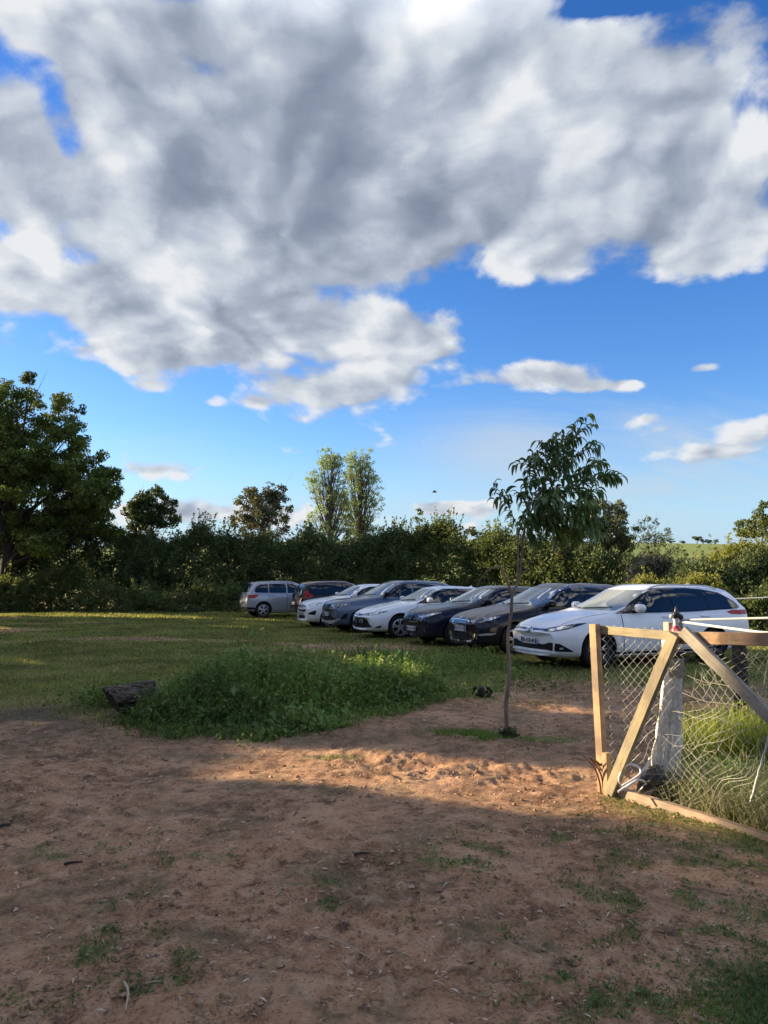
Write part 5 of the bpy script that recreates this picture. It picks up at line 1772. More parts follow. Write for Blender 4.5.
def keep_gap(C):
    """leave the opening between two crowns through which the low sun reaches the yard"""
    c = C[:, 0] * NC[0] + C[:, 1] * NC[1]
    tdist = -(C[:, 0] * 0.95 - C[:, 1] * 0.31)           # distance towards the sun from the yard's middle line
    z = C[:, 2] - tdist * math.tan(SUN_EL)              # height of the ray above the yard's middle line
    wob = 0.35 * (fbm(C[:, 2] * 1.1, c * 1.7, 2, 5) - 0.5)
    gap = (c > 5.34 + wob) & (c < 6.80 + wob) & (z > -1.15 + wob) & (z < 2.2)
    gap |= (c > 7.05) & (c < 7.8) & (z > 0.15) & (z < 1.2)
    return ~gap


ROW = [(-16.5, -7, 9.0), (-18.5, -1.5, 9.5), (-19.5, 4.0, 9.8), (-20.2, 9.5, 10.0), (-20.3, 12.3, 6.4), (-20.5, 15.0, 10.0), (-21.0, 20.5, 10.2), (-22.5, 26.0, 10.4), (-24.5, 31.5, 10.8), (-26.0, 37.0, 11.0)]  # the short fifth tree is added to keep sun off the yard's left side
NTH = ['nearest the camera', 'second from the camera', 'third from the camera', 'fourth from the camera', 'fifth from the camera and the shortest, added to block low sun', 'sixth from the camera', 'seventh from the camera', 'eighth from the camera', 'ninth from the camera', 'farthest from the camera']
for (x, y, h), w in zip(ROW, NTH):
    cl = []
    for k in range(42):
        f = rng.random() ** 0.75
        rr = 3.1 * math.sin(math.pi * min(1, 0.22 + 0.72 * f)) ** 0.6
        a = rng.uniform(0, 2 * math.pi); q = math.sqrt(rng.random())
        cl.append((x + rr * q * math.cos(a) * .8, y + rr * q * math.sin(a), 1.2 + (h - 2.2) * f, rng.uniform(1.0, 1.5)))
    tree('shade_tree', 'leafy tree of the row left of the field, %s' % w, (x, y, 0.0), cl, L_OAK, BARKD, 0.3, 74, 0.36, group='row of trees left of the field', sub=9, rsub=0.45, keep=keep_gap)


# unseen hedge added behind the viewpoint to cut skylight and darken car reflections
bk = []
for i in range(760):
    x = rng.uniform(-20, 22); z = 5.5 * rng.random() ** .8; r_ = rng.uniform(.6, 1.1)
    e = unit(rng.normal(size=(45, 3))); bk.append(np.array([x, -10 - 1.2 * rng.random() + .04 * x, z]) + e * r_ * rng.random((45, 1)) ** .4)
C = np.concatenate(bk); V, F = leaf_cards(C, .4, .6, .2)
x0 = np.array([0, -10, 0]); tag(link_mesh('hedge', np_mesh('hedge', V - x0, F), L_DARK, None, tuple(x0)), 'unseen tall dark hedge added behind the viewpoint to dim skylight and reflections', 'hedge')
# ------------------------------------------------------------------ grass, weeds and litter
def blades(x, y, z, h, w, lean, seg_bend=0.5):
    """curved two-piece grass blades"""
    n = len(x)
    a = rng.uniform(0, 2 * np.pi, n); b = rng.uniform(0, 2 * np.pi, n)
    base = np.stack([x, y, z - 0.01], 1)
    side = np.stack([np.cos(a), np.sin(a), np.zeros(n)], 1) * (w / 2)[:, None]
    ld = np.stack([np.cos(b), np.sin(b), np.zeros(n)], 1) * (h * lean)[:, None]
    up = np.zeros((n, 3)); up[:, 2] = h
    mid = base + up * 0.62 + ld * 0.35
    tip = base + up * (1.0 - 0.35 * lean)[:, None] + ld
    V = np.stack([base - side, base + side, mid + side * .75, mid - side * .75, tip + side * .12, tip - side * .12], 1).reshape(-1, 3)
    k = np.arange(n)[:, None] * 6
    F = np.concatenate([k + np.array([[0, 1, 2, 3]]), k + np.array([[3, 2, 4, 5]])], 0)
    return V, F


def blade_mat(name, cols, trans=0.3):
    m = leaf_mat(name, cols, 0.6, trans, 0.2)
    return m


L_LAWN = leaf_mat('grass_blade', [(0.072, 0.095, 0.020), (0.10, 0.122, 0.026), (0.135, 0.142, 0.036), (0.19, 0.165, 0.06), (0.08, 0.105, 0.022)], trans=0.3)
L_TUFT = leaf_mat('tuft_blade', [(0.045, 0.085, 0.022), (0.065, 0.105, 0.028), (0.09, 0.125, 0.032), (0.05, 0.075, 0.028)], trans=0.3)
L_LUSH = leaf_mat('lush_blade', [(0.055, 0.115, 0.018), (0.075, 0.145, 0.022), (0.10, 0.165, 0.03), (0.13, 0.16, 0.04)], trans=0.4)
L_DRY = leaf_mat('dry_blade', [(0.16, 0.145, 0.085), (0.11, 0.115, 0.055), (0.07, 0.09, 0.035), (0.22, 0.19, 0.12), (0.055, 0.075, 0.026)], trans=0.3)
L_WEED = leaf_mat('weed_leaf', [(0.048, 0.090, 0.018), (0.074, 0.125, 0.024), (0.115, 0.165, 0.038), (0.052, 0.082, 0.020), (0.16, 0.165, 0.06)], trans=0.3)

# short field grass
N = 420000
u = rng.random(N)
yy = 7.2 * (47 / 7.2) ** u
xx = rng.uniform(-1, 1, N) * (0.53 * yy + 1.2)
gg = grass_amount(xx, yy)
k = rng.random(N) < gg ** 1.3
xx, yy, gg = xx[k], yy[k], gg[k]
zz = gz(xx, yy)
tall = 0.45 + 0.9 * fbm(xx * .8, yy * .8, 3, 201)
h = (0.030 + 0.0016 * yy) * tall * rng.uniform(.5, 1.5, len(xx))
V, F = blades(xx, yy, zz, h, 0.0035 + 0.00085 * yy, rng.uniform(.2, .9, len(xx)))
tag(link_mesh('grass', np_mesh('grass', V, F), L_LAWN), 'short yellow-green grass over the field', 'grass', kind='stuff')

# tufts in the bare yard, low weeds by the gate
N = 300000
yy = 2.2 * (8.4 / 2.2) ** rng.random(N); xx = rng.uniform(-1, 1, N) * (0.53 * yy + .8)
gg = grass_amount(xx, yy)
k = rng.random(N) < gg ** 1.2 * 0.75
xx, yy, gg = xx[k], yy[k], gg[k]
zz = gz(xx, yy) - .004
h = rng.uniform(.012, .042, len(xx)) * (0.6 + 0.7 * gg) * np.where((xx > 1.15) & (yy < 3.3), 1.5, 1.0)
V, F = blades(xx, yy, zz, h, rng.uniform(.003, .006, len(xx)), rng.uniform(.3, 1.3, len(xx)))
n2 = len(xx) // 2
C = np.stack([xx[:n2] + rng.normal(0, .01, n2), yy[:n2] + rng.normal(0, .01, n2), zz[:n2] + rng.uniform(.004, .022, n2)], 1)
V2, F2 = leaf_cards(C, 0.016, 0.7, 0.0, np.tile([0, 0, 1.6], (n2, 1)))
tag(link_mesh('grass', np_mesh('grass', np.concatenate([V, V2]), np.concatenate([F, F2 + len(V)])), L_TUFT), 'small tufts of grass and clover in the bare soil', 'grass', kind='stuff')
lu = (rng.random(9000), rng.random(9000))
lx_ = BASE_P.x - .15 + rng.normal(0, .34, 9000); ly_ = BASE_P.y + .05 + rng.normal(0, .14, 9000)
cx_ = CORNER[0] + .15 + rng.normal(0, .2, 6000); cy_ = CORNER[1] + rng.normal(0, .22, 6000)
lx_ = np.concatenate([lx_, cx_]); ly_ = np.concatenate([ly_, cy_])
k = rng.random(len(lx_)) < sstep(.3, .6, fbm(lx_ * 2.2, ly_ * 2.2, 3, 23) + .0)
lx_, ly_ = lx_[k], ly_[k]
V, F = blades(lx_, ly_, gz(lx_, ly_) - .004, rng.uniform(.015, .055, len(lx_)), rng.uniform(.003, .006, len(lx_)), rng.uniform(.2, 1.0, len(lx_)))
tag(link_mesh('grass', np_mesh('grass', V, F), L_LUSH), 'lush green grass at the foot of the young tree and in the near right corner', 'grass', kind='stuff')


# leafy weeds
def weeds(name, label, P, H, mt, leaf=.05, per=11, thin=.0035, tip=True):
    """P: (n, 3) feet, H: heights; stems with pairs of leaves"""
    n = len(P)
    lean = rng.normal(0, .16, (n, 2))
    cent, size = [], []
    g = Geo()
    for lv in range(per):
        f = (lv + rng.uniform(.2, .9, n)) / per
        a = rng.uniform(0, 2 * np.pi, n)
        rad = leaf * rng.uniform(.3, .95, n) * (1.25 - .6 * f)
        c = np.stack([P[:, 0] + lean[:, 0] * H * f ** 1.4 + np.cos(a) * rad, P[:, 1] + lean[:, 1] * H * f ** 1.4 + np.sin(a) * rad, P[:, 2] + H * f], 1)
        cent.append(c)
    C = np.concatenate(cent)
    V, F = leaf_cards(C, leaf, .52, .45, np.tile([0, 0, .9], (len(C), 1)), .3)
    top = np.stack([P[:, 0] + lean[:, 0] * H, P[:, 1] + lean[:, 1] * H, P[:, 2] + H], 1)
    b = rng.uniform(0, np.pi, n); sd_ = np.stack([np.cos(b), np.sin(b), 0 * b], 1) * thin
    V2 = np.stack([P - sd_, P + sd_, top + sd_ * .3, top - sd_ * .3], 1).reshape(-1, 3); F2 = np.arange(4 * n).reshape(-1, 4)
    me = np_mesh(name, np.concatenate([V, V2]), np.concatenate([F, F2 + len(V)]))
    return tag(link_mesh(name, me, mt), label, 'weeds', kind='stuff')


front_px = [(118, 716), (150, 728), (200, 734), (262, 738), (330, 729), (400, 713), (450, 700), (474, 690)]
fr = np.array([pix_xy(*p) for p in front_px])
back = np.array([(-3.0, 9.6), (-2.6, 11.0), (-1.8, 11.8), (-.6, 12.2), (.4, 11.8), (1.0, 10.8), (1.25, 10.3)])


def weed_mask(x, y):
    f = np.interp(x, fr[:, 0], fr[:, 1], left=99, right=99); b_ = np.interp(x, back[:, 0], back[:, 1])
    n = (fbm(x * 2.4, y * 2.4, 4, 301) - .5)
    d = np.minimum(y - f - .9 * n - .05, b_ - y + 1.0 * n)
    d = np.minimum(d, 1.1 * (x - fr[0, 0]) + .05 + .3 * n); d = np.minimum(d, .8 * (fr[-1, 0] - x) + .05 + .3 * n)
    return d


N = 26000
xx = rng.uniform(-3.2, 1.5, N); yy = rng.uniform(7.4, 12.6, N)
d = weed_mask(xx, yy)
k = (d > 0) & (rng.random(N) < .25 + .35 * sstep(0, .4, d))
xx, yy, d = xx[k], yy[k], d[k]
H = (.06 + .37 * sstep(0, 1.0, d)) * (0.35 + 1.3 * fbm(xx * 1.5, yy * 1.5, 3, 305)) * rng.uniform(.6, 1.15, len(xx)) * np.interp(xx, [-2.8, -1.5, 0, 1.1], [1.05, 1.1, .95, .8])
H *= np.where(rng.random(len(xx)) < .03, 1.35, 1.0)
weeds('weed_patch', 'dark green patch of leafy weeds in the middle of the yard', np.stack([xx, yy, gz(xx, yy)], 1), H, L_WEED)
# a second, broader-leaved kind scattered through it
m_ = rng.choice(len(xx), 420, replace=False)
weeds('weed_patch', 'scattered broader pale-green weeds in the middle of the dark patch', np.stack([xx[m_], yy[m_], gz(xx[m_], yy[m_])], 1), H[m_] * rng.uniform(.9, 1.35, 420) + .04, leaf_mat('broad_weed', [(0.085, 0.15, 0.045), (0.12, 0.18, 0.06), (0.07, 0.13, 0.035)], trans=.35), .085, 6, .005)
# stragglers on the bare soil round its edge
xs_ = rng.uniform(-3.0, 1.7, 1500); ys_ = np.interp(xs_, fr[:, 0], fr[:, 1]) - np.abs(rng.normal(0, .22, 1500)) + .12
k_ = rng.random(1500) < .6
weeds('weed_patch', 'low stragglers thinning out along the front edge of the weed patch', np.stack([xs_[k_], ys_[k_], gz(xs_[k_], ys_[k_])], 1), rng.uniform(.02, .12, k_.sum()), L_WEED, .032, 6)
# thin seed stalks and straw among them
m_ = rng.choice(len(xx), 420)
V, F = blades(xx[m_], yy[m_], gz(xx[m_], yy[m_]), H[m_] * rng.uniform(1.0, 1.35, 420), np.full(420, .006), rng.uniform(.1, .8, 420))
tag(link_mesh('dry_stalks', np_mesh('dry_stalks', V, F), L_DRY), 'thin dry stalks rising out of the weed patch', 'stalks', kind='stuff')
# sparser weeds towards the cars, by the log, and beside the silver car
N = 2600
xx = np.concatenate([rng.normal(.2, 1.5, N), rng.normal(-3.45, .26, 300), rng.normal(2.3, .5, 120), rng.normal(-2.55, .16, 160)]); yy = np.concatenate([rng.normal(14.2, 1.5, N), rng.normal(10.2, .3, 300), rng.normal(16.0, .3, 120), rng.normal(8.85, .16, 160)])
k = (fbm(xx * 1.2, yy * 1.2, 3, 309) > .47) | (xx < -2.5)
xx, yy = xx[k], yy[k]
weeds('weed_patch', 'sparse low weeds between the dark patch and the parked cars', np.stack([xx, yy, gz(xx, yy)], 1), rng.uniform(.06, .24, len(xx)) * np.where((xx < -2.2) & (yy < 9.6), 1.7, 1.0), L_WEED, .05, 7)


# overgrown corner inside the gate
def gate_xy(s, dd):
    return GPOS.x + GDIR.x * s - GNRM.x * dd, GPOS.y + GDIR.y * s - GNRM.y * dd


N = 22000
s_ = rng.uniform(.12, 2.4, N); d_ = rng.uniform(.02, 2.3, N) ** 1.0
k = rng.random(N) < sstep(.05, .5, s_ - .25 + .4 * (fbm(s_ * 3, d_ * 3, 3, 311) - .5)) * (.35 + .65 * sstep(1.9, .6, d_))
s_, d_ = s_[k], d_[k]
gx, gy = gate_xy(s_, d_)
H = rng.uniform(.12, .42, len(gx)) * (.45 + .65 * np.exp(-((d_ - .45) / .55) ** 2)) * np.interp(s_, [.1, .5, 1.2], [.6, 1, 1.05])
V, F = blades(gx, gy, gz(gx, gy), H, rng.uniform(.003, .007, len(gx)), rng.uniform(.3, 1.5, len(gx)))
tag(link_mesh('long_grass', np_mesh('long_grass', V, F), L_DRY), 'long grey-green grass heaped behind the bottom rail of the gate', 'grass', kind='stuff')
N = 2600
s_ = rng.uniform(.35, 2.4, N); d_ = rng.uniform(.1, 1.5, N)
gx, gy = gate_xy(s_, d_)
weeds('weed_patch', 'tangled green weeds in the long grass behind the gate', np.stack([gx, gy, gz(gx, gy)], 1), rng.uniform(.06, .34, N) * np.exp(-((d_ - .5) / .8) ** 2), L_TUFT, .028, 9)
P_ = []
for (px, py, n_, sp) in ((716, 752, 26, .10), (742, 756, 40, .16), (760, 760, 46, .16), (705, 756, 14, .10), (770, 748, 40, .2)):
    q = at_y(px, 581, 6.75)
    for _ in range(n_): P_.append((q.x + random.gauss(0, sp), 6.75 + random.gauss(0, .22)))
P_ = np.array(P_); zq = gz(P_[:, 0], P_[:, 1])
L_SUNNY = leaf_mat('sunny_weed', [(0.10, 0.14, 0.024), (0.13, 0.165, 0.028), (0.16, 0.175, 0.04)], trans=.45)
weeds('weed_patch', 'bright yellow-green leafy weeds standing in the sun inside the gate', np.column_stack([P_, zq])[::2], rng.uniform(.22, .58, len(P_))[::2], L_SUNNY, .05, 9)
q = np.repeat(P_, 14, 0) + rng.normal(0, .12, (len(P_) * 14, 2))
V, F = blades(q[:, 0], q[:, 1], gz(q[:, 0], q[:, 1]), rng.uniform(.15, .6, len(q)), rng.uniform(.006, .012, len(q)), rng.uniform(.1, .9, len(q)))
tag(link_mesh('long_grass', np_mesh('long_grass', V, F), L_SUNNY), 'tall bright green grass catching the sun inside the gate', 'grass', kind='stuff')

# crumbs of soil and small stones, straw
def clods(n, ylo, yhi, smin, smax):
    u = rng.random(n); y = ylo * (yhi / ylo) ** u
    x = rng.uniform(-1, 1, n) * (.53 * y + .5)
    k = (rng.random(n) < (1 - grass_amount(x, y)) * sstep(.35, .6, fbm(x * 1.4, y * 1.4, 3, 401) + .1)); x, y = x[k], y[k]
    n = len(x)
    s = smin + (smax - smin) * rng.random(n) ** 3.5
    s = s * (y / 3.5) ** .35
    z = gz(x, y) + s * .1
    base = np.array([(1, 0, 0), (.3, .95, 0), (-.8, .6, 0), (-.8, -.6, 0), (.3, -.95, 0), (.1, 0, .75), (0, .1, -.6)])
    V = base[None] * (1 + .35 * rng.normal(size=(n, 7, 1))) * s[:, None, None]
    a = rng.uniform(0, 6.28, n); ca, sa_ = np.cos(a), np.sin(a)
    V = np.stack([V[:, :, 0] * ca[:, None] - V[:, :, 1] * sa_[:, None], V[:, :, 0] * sa_[:, None] + V[:, :, 1] * ca[:, None], V[:, :, 2]], 2)
    V += np.stack([x, y, z], 1)[:, None]
    f = [(i, (i + 1) % 5, 5, 5) for i in range(5)] + [((i + 1) % 5, i, 6, 6) for i in range(5)]
    return V, np.array(f)
Vc, fc = clods(12000, 2.2, 9.0, .003, .015)
n = len(Vc)
bmv = Vc.reshape(-1, 3)
Ft = (np.arange(n)[:, None, None] * 7 + fc[None, :, :3]).reshape(-1, 3)
me = np_mesh('soil_crumbs', bmv, Ft, False)
M_CLOD = leaf_mat('clod', [(0.16, 0.095, 0.060), (0.21, 0.130, 0.086), (0.13, 0.080, 0.052), (0.27, 0.19, 0.135)], .95, 0.0, .1)
tag(link_mesh('soil_crumbs', me, M_CLOD), 'crumbs of reddish soil and small stones', 'soil', kind='stuff')
N = 4200
u = rng.random(N); y = 2.2 * (9 / 2.2) ** u; x = rng.uniform(-1, 1, N) * (.53 * y + .5)
C = np.stack([x, y, gz(x, y) + .006], 1)
V, F = leaf_cards(C, .026, .2, 0, np.tile([0, 0, 3.0], (N, 1)), .6)
tag(link_mesh('straw_litter', np_mesh('straw_litter', V, F), leaf_mat('straw', [(.30, .24, .15), (.20, .15, .09), (.12, .09, .06), (.38, .33, .24)], .9, .1, .1)), 'scraps of straw and dead leaf on the soil', 'litter', kind='stuff')


def twig(a, b, r_, label, mt, curve=.01):
    A, B = at_ground(*a), at_ground(*b)
    pts = []
    for i in range(8):
        f = i / 7; p = A.lerp(B, f)
        pts.append((p.x + curve * math.sin(f * 4), p.y, gz1(p.x, p.y) + r_ * 1.6 + .004 + .004 * math.sin(f * 5)))
    o0 = np.array(pts[0])
    g_ = Geo(); g_.tube(np.array(pts) - o0, r_ * (1 - .5 * np.linspace(0, 1, 8)), 6)
    tag(g_.build('twig', mt, None, True, tuple(o0)), label, 'twig')


M_STRAW = mat('straw_stem', (.36, .29, .19), .8); M_TWIG = mat('dark_twig', (.035, .026, .02), .9)
twig((320, 939), (374, 962), .0035, 'long straw-coloured stem lying slantwise on the soil', M_STRAW)
twig((124, 990), (127, 1018), .006, 'short pale stick lying upright in view near the bottom left', M_STRAW)
twig((64, 864), (84, 861), .007, 'dark stick lying on the bare soil near the left edge', M_TWIG)
twig((354, 858), (371, 856), .008, 'dark stick lying near the tuft in the middle of the soil', M_TWIG)
twig((0, 828), (12, 826), .012, 'dark piece of wood at the left edge of the soil', M_TWIG)
twig((145, 990), (166, 987), .003, 'thin straw stem beside the short pale stick', M_STRAW)
twig((276, 898), (281, 888), .003, 'small bent straw left of the middle tuft', M_STRAW)


# weathered log end at the left of the weed patch
lp = at_ground(122, 716); lp.y += .15
M_LOG = bark_mat('log_wood', (.022, .018, .016), (.17, .15, .135), 11)
_t, _b = pbsdf(M_LOG)
_tc = _t.node('ShaderNodeTexCoord'); _mp = _t.node('ShaderNodeMapping'); _mp.inputs['Rotation'].default_value = (0, 0, R(-34)); _mp.inputs['Scale'].default_value = (2.5, 22, 22)
_t.l.new(_tc.outputs['Object'], _mp.inputs[0])
_n = _t.noise(_mp.outputs[0], 1.6, 8, 0.7, 0.6)
_t.set(_b.inputs['Base Color'], _t.ramp(_n, [(0.36, (.022, .016, .012)), (0.50, (.11, .085, .066)), (0.66, (.27, .225, .18))]))
_t.set(_b.inputs['Normal'], _t.bump(_n, 1.0, 0.05))
log = Vector((lp.x, lp.y, gz1(lp.x, lp.y)))
bm = bmesh.new(); seg, rows = 72, 26; rr = []
ax = Vector((.80, .55, .10)).normalized(); sd_ = ax.cross(Vector((0, 0, 1))).normalized(); up_ = sd_.cross(ax)
for j in range(rows):
    f = j / (rows - 1)
    row = []
    for i in range(seg):
        a = 2 * math.pi * i / seg
        r_ = .178 * (1 + .13 * math.sin(2 * a + 1) + .07 * math.sin(5 * a + f * 2) + .16 * (float(fbm(a * 2.2, f * 2.0, 3, 501)) - .5) + .20 * (float(vnoise(a * 4.5, f * 1.5, 505)) - .5) + .10 * (float(vnoise(a * 9.5, f * 2.5, 506)) - .5))
        skew = .10 * math.sin(a) + .05 * (float(vnoise(i * .7, 3, 503)) - .5) if j == 0 else 0
        p = ax * (f * .48 - .17 - .09 * math.sin(a) * (1 - f)) + sd_ * r_ * math.cos(a) + up_ * (r_ * .92 * math.sin(a)) + Vector((0, 0, .215))
        row.append(bm.verts.new(p))
    rr.append(row)
for j in range(rows - 1):
    for i in range(seg): bm.faces.new((rr[j][i], rr[j][(i + 1) % seg], rr[j + 1][(i + 1) % seg], rr[j + 1][i]))
for row, s in ((rr[0], 1), (rr[-1], -1)):
    c_ = sum((v.co for v in row), Vector()) / seg
    mid = [bm.verts.new(c_ + (v.co - c_) * .55 + ax * s * .025 * random.random()) for v in row]
    cv = bm.verts.new(c_ + ax * .03 * s)
    for i in range(seg):
        bm.faces.new((row[(i + 1) % seg], row[i], mid[i], mid[(i + 1) % seg])); bm.faces.new((mid[(i + 1) % seg], mid[i], cv))
bmesh.ops.recalc_face_normals(bm, faces=bm.faces)
tag(bm_obj('log', bm, M_LOG, None, 50, tuple(log)), 'weathered grey log end at the left of the weed patch', 'log')

sp = at_ground(482, 697)
bm = bmesh.new(); bmesh.ops.create_icosphere(bm, subdivisions=4, radius=1)
for v in bm.verts:
    n_ = float(fbm(v.co.x * 2.2 + 3, v.co.y * 2.2 + v.co.z * 2.7, 4, 511)) - .5
    v.co *= 1 + .7 * n_
    v.co = Vector((v.co.x * .125, v.co.y * .11, max(-.03, min(.13, v.co.z * .12 + .06))))
tag(bm_obj('tree_stump', bm, bark_mat('stump', (.018, .015, .013), (.06, .05, .042), 9), None, 50, (sp.x, sp.y, gz1(sp.x, sp.y))), 'small blackened stump right of the weed patch', 'stump')


# ------------------------------------------------------------------ the young peach tree
TY = BASE_P.y
def tp(px, py, dy=0.0): return np.array(at_y(px, py, TY + dy))
peach = tag(empty('peach_tree', (BASE_P.x, BASE_P.y, gz1(BASE_P.x, BASE_P.y))), 'slender young peach tree with drooping leaves in front of the cars', 'tree')
po = np.array(peach.location)


def spline(P, n):
    P = [np.array(p, float) for p in P]; out = []
    for i in range(n):
        f = i / (n - 1) * (len(P) - 1); k = min(int(f), len(P) - 2); u = f - k
        p0, p1, p2, p3 = P[max(0, k - 1)], P[k], P[k + 1], P[min(len(P) - 1, k + 2)]
        out.append(.5 * (2 * p1 + (p2 - p0) * u + (2 * p0 - 5 * p1 + 4 * p2 - p3) * u * u + (3 * p1 - p0 - 3 * p2 + p3) * u ** 3))
    return np.array(out)


tg = Geo()
base0 = tp(508, 738); base0[2] = po[2] - .06
S_ = spline([base0, tp(506, 708), tp(509.5, 672), tp(507.5, 640), tp(511, 614), tp(512, 594)], 22)
tg.tube(S_ - po + rng.normal(0, .0018, S_.shape), np.interp(np.linspace(0, 1, 22), [0, .06, .5, 1], [.030, .022, .0185, .0155]), 9)
for P_, r0_, r1_ in (([tp(512, 596), tp(507, 580, -.03), tp(500, 566, -.05)], .015, .009),
                     ([tp(500, 567, -.05), tp(490, 569, -.06), tp(482, 577, -.05), tp(477, 586, -.04)], .009, .004),
                     ([tp(500, 567, -.05), tp(497, 558, -.05), tp(491, 548, -.06)], .005, .002),
                     ([tp(512, 596), tp(519, 578, .02), tp(522, 555, .03), tp(524, 530, .03), tp(534, 505, .02), tp(552, 470, 0), tp(566, 452, 0)], .016, .005),
                     ([tp(517, 583, .02), tp(518, 560, -.03), tp(519, 532, -.05), tp(528, 510, -.08), tp(540, 490, -.1)], .011, .005),
                     ([tp(523, 575), tp(529, 565, .05), tp(534, 556, .08), tp(536, 540, .1)], .006, .003)):
    S_ = spline(P_, 14)
    tg.tube(S_ - po, np.linspace(r0_, r1_, 14), 7)
BR = []   # leafy branches
def br(*P_, r=.005, n=26, leaf=1.0): BR.append((spline(P_, 14), r, n, leaf))
br(tp(520, 532, -.05), tp(511, 512, -.08), tp(503, 497, -.1), tp(494, 484, -.12), n=24)
br(tp(566, 452), tp(574, 438, 0), tp(581, 426, .02), tp(587, 415, .02), n=16, leaf=1.0)
br(tp(540, 495), tp(536, 475, -.1), tp(534, 458, -.12), tp(545, 446, -.12), n=34)
br(tp(552, 470), tp(556, 455, .05), tp(565, 443, .08), tp(578, 437, .1), n=34)
br(tp(552, 472), tp(570, 460, -.1), tp(585, 450, -.15), tp(594, 448, -.18), n=30)
br(tp(545, 485), tp(565, 478, .1), tp(588, 470, .12), tp(604, 464, .14), n=34)
br(tp(545, 490), tp(572, 486, -.05), tp(596, 479, -.08), tp(611, 477, -.1), n=34)
br(tp(536, 502), tp(556, 496, .15), tp(578, 492, .2), tp(592, 498, .22), n=40)
br(tp(530, 512), tp(528, 490, .12), tp(528, 472, .18), tp(532, 462, .2), n=34)
br(tp(528, 515), tp(552, 512, -.15), tp(578, 508, -.2), tp(596, 508, -.22), n=44)
br(tp(526, 522), tp(548, 522, .1), tp(572, 520, .15), tp(592, 522, .18), n=44)
br(tp(524, 530), tp(534, 518, -.2), tp(545, 505, -.3), tp(556, 498, -.32), n=40)
br(tp(540, 492), tp(548, 478, .2), tp(558, 468, .3), tp(570, 466, .3), n=36)
br(tp(556, 466), tp(552, 455, -.1), tp(550, 447, -.15), tp(556, 442, -.15), n=26)
br(tp(524, 528), tp(530, 512, .2), tp(538, 500, .3), tp(550, 490, .32), n=36)
br(tp(520, 536, -.05), tp(526, 524, -.15), tp(534, 516, -.2), tp(540, 512, -.2), n=28)
br(tp(560, 515), tp(572, 520, -.1), tp(584, 526, -.12), tp(592, 532, -.12), n=30)
br(tp(545, 515), tp(555, 522, .2), tp(566, 530, .25), tp(574, 535, .25), n=30)
br(tp(556, 505), tp(566, 515, .1), tp(574, 528, .12), tp(578, 540, .12), n=34)
br(tp(535, 508), tp(545, 518, -.1), tp(552, 530, -.12), tp(556, 542, -.12), n=34)
br(tp(570, 500), tp(584, 508, 0), tp(595, 520, 0), tp(600, 534, 0), n=30)
br(tp(528, 515), tp(530, 525, .1), tp(534, 535, .12), tp(538, 544, .12), n=26)
LV, LF = [], []; nv = 0


def peach_leaf(p, d, L_, w):
    """long, folded, hanging leaf: midrib and two edges over 7 rows"""
    global nv
    d = d / np.linalg.norm(d)
    s = np.cross(d, [0, 0, 1.0]) + rng.normal(0, .25, 3); s /= np.linalg.norm(s)
    pts = [p]; dd = d.copy(); n = 7
    bend = rng.uniform(.35, .75)
    for i in range(n - 1):
        pts.append(pts[-1] + dd * L_ / (n - 1)); dd = dd + np.array([0, 0, -bend]); dd /= np.linalg.norm(dd)
    wd = w * np.array([.12, .7, 1, 1, .82, .5, .04])
    rows = []
    for i in range(n):
        t_ = pts[min(i + 1, n - 1)] - pts[max(i - 1, 0)]; t_ /= np.linalg.norm(t_)
        s2 = s - t_ * (s @ t_); s2 /= np.linalg.norm(s2)
        nn = np.cross(s2, t_)
        c_ = pts[i]
        rows.append([c_ + s2 * wd[i] * .5 + nn * wd[i] * .22, c_, c_ - s2 * wd[i] * .5 + nn * wd[i] * .22])
    V = np.array(rows).reshape(-1, 3)
    F = []
    for i in range(n - 1):
        for k in (0, 1): F.append((i * 3 + k, i * 3 + k + 1, i * 3 + k + 4, i * 3 + k + 3))
    LV.append(V); LF.append(np.array(F) + nv); nv += len(V)


for S_, r_, n, ls in BR:
    tg.tube(S_ - po, np.linspace(r_, r_ * .3, len(S_)), 6)
    subs = [(S_, n)]
    for k in range(max(1, n // 8)):
        f = rng.uniform(.2, .9); i = int(f * 13); p0 = S_[i]
        d = rng.normal(0, 1, 3); d[2] = abs(d[2]) * .3; d /= np.linalg.norm(d)
        e = p0 + d * rng.uniform(.10, .22); q = np.array([p0, (p0 + e) / 2 + [0, 0, .015], e + [0, 0, -.02]])
        tg.tube(q - po, [.003, .0022, .0012], 5)
        subs.append((spline(q, 8), max(6, n // 4)))
    for path, m in subs:
        m = int(m * 1.1)
        for k in range(m):
            f = (k + rng.random()) / m
            f = .12 + .88 * f
            j = f * (len(path) - 1); i = min(int(j), len(path) - 2)
            p = path[i] + (path[i + 1] - path[i]) * (j - i)
            t_ = path[i + 1] - path[i]; t_ /= np.linalg.norm(t_)
            a = rng.normal(0, 1, 3); a -= t_ * (a @ t_); a /= np.linalg.norm(a) + 1e-9
            d = a * .8 + t_ * .6 + np.array([0, 0, .38])
            peach_leaf(p, d, rng.uniform(.11, .175) * ls, rng.uniform(.026, .038))
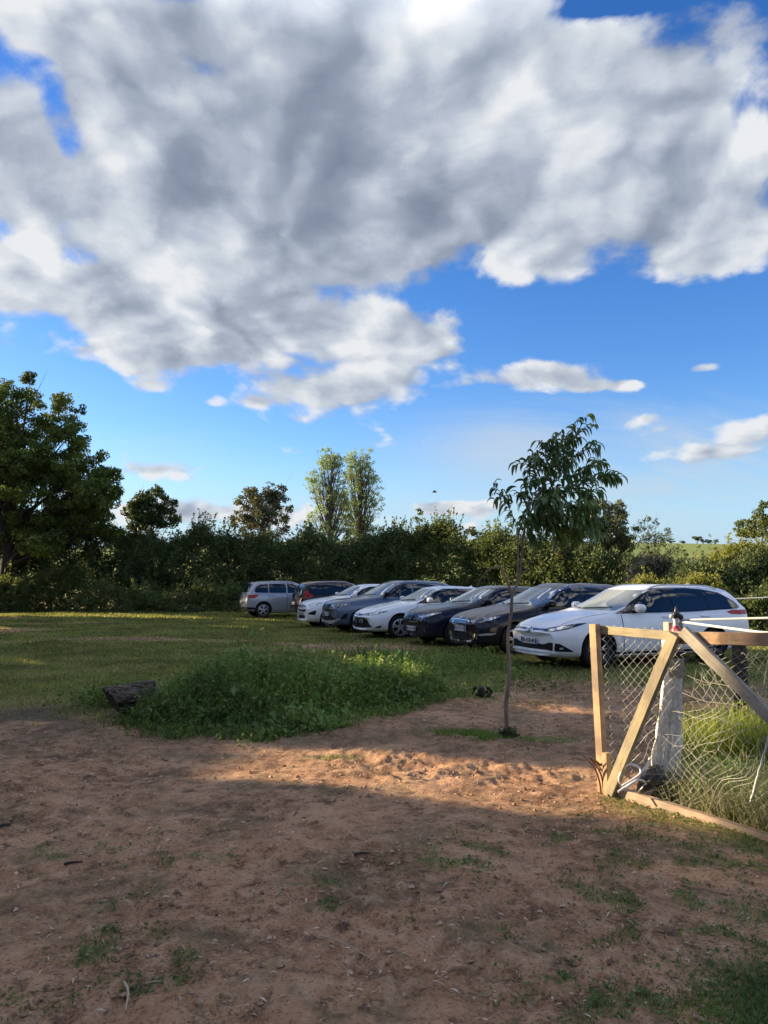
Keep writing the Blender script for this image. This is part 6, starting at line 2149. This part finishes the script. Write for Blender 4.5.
tg.build('trunk', bark_mat('peach_bark', (.105, .078, .060), (.27, .21, .165), 14), peach)
L_PEACH = leaf_mat('leaf_peach', [(0.036, 0.068, 0.020), (0.052, 0.090, 0.026), (0.070, 0.112, 0.034), (0.095, 0.135, 0.046)], rough=.40, trans=.34, spec=.5)
me = np_mesh('crown', np.concatenate(LV) - po, np.concatenate(LF), True)
link_mesh('crown', me, L_PEACH, peach)
# dark ruff of weeds round its foot
xx = BASE_P.x + rng.normal(0, .05, 40); yy = BASE_P.y + rng.normal(0, .04, 40)
weeds('weed_patch', 'dark ruff of weeds round the foot of the young tree', np.stack([xx, yy, gz(xx, yy)], 1), rng.uniform(.03, .12, 40), L_DARK, .03, 7)

# a bird far off over the hedge
bd = at_y(435, 492, 58)
bm = bmesh.new(); bmesh.ops.create_uvsphere(bm, u_segments=12, v_segments=8, radius=1)
for v in bm.verts: v.co = Vector((v.co.x * .16 * (1 if v.co.x > 0 else 1.5), v.co.y * .05, v.co.z * .05))
bird = bm_obj('bird', bm, mat('bird_dark', (.03, .03, .035), .8), None, 60, tuple(bd))
tag(bird, 'tiny dark bird flying above the hedge right of the poplars', 'bird')
for s in (-1, 1):
    bm = bmesh.new()
    q = [(.08, 0, .01), (-.07, 0, .01), (-.09, s * .2, .10), (.0, s * .2, .10), (-.16, s * .42, .06)]
    vs_ = [bm.verts.new(p) for p in q] + [bm.verts.new((p[0], p[1], p[2] + .008)) for p in q]
    for f in ((0, 1, 2, 3), (3, 2, 4), (8, 7, 6, 5), (9, 7, 8), (0, 3, 8, 5), (3, 4, 9, 8), (4, 2, 7, 9), (2, 1, 6, 7), (1, 0, 5, 6)): bm.faces.new([vs_[i] for i in f])
    bmesh.ops.recalc_face_normals(bm, faces=bm.faces)
    bm_obj('wing', bm, bird.data.materials[0], bird, 30)
cyc = scene.cycles
cyc.use_denoising = True
cyc.max_bounces = 6; cyc.diffuse_bounces = 3; cyc.glossy_bounces = 3; cyc.transmission_bounces = 4; cyc.transparent_max_bounces = 8
cyc.use_fast_gi = False
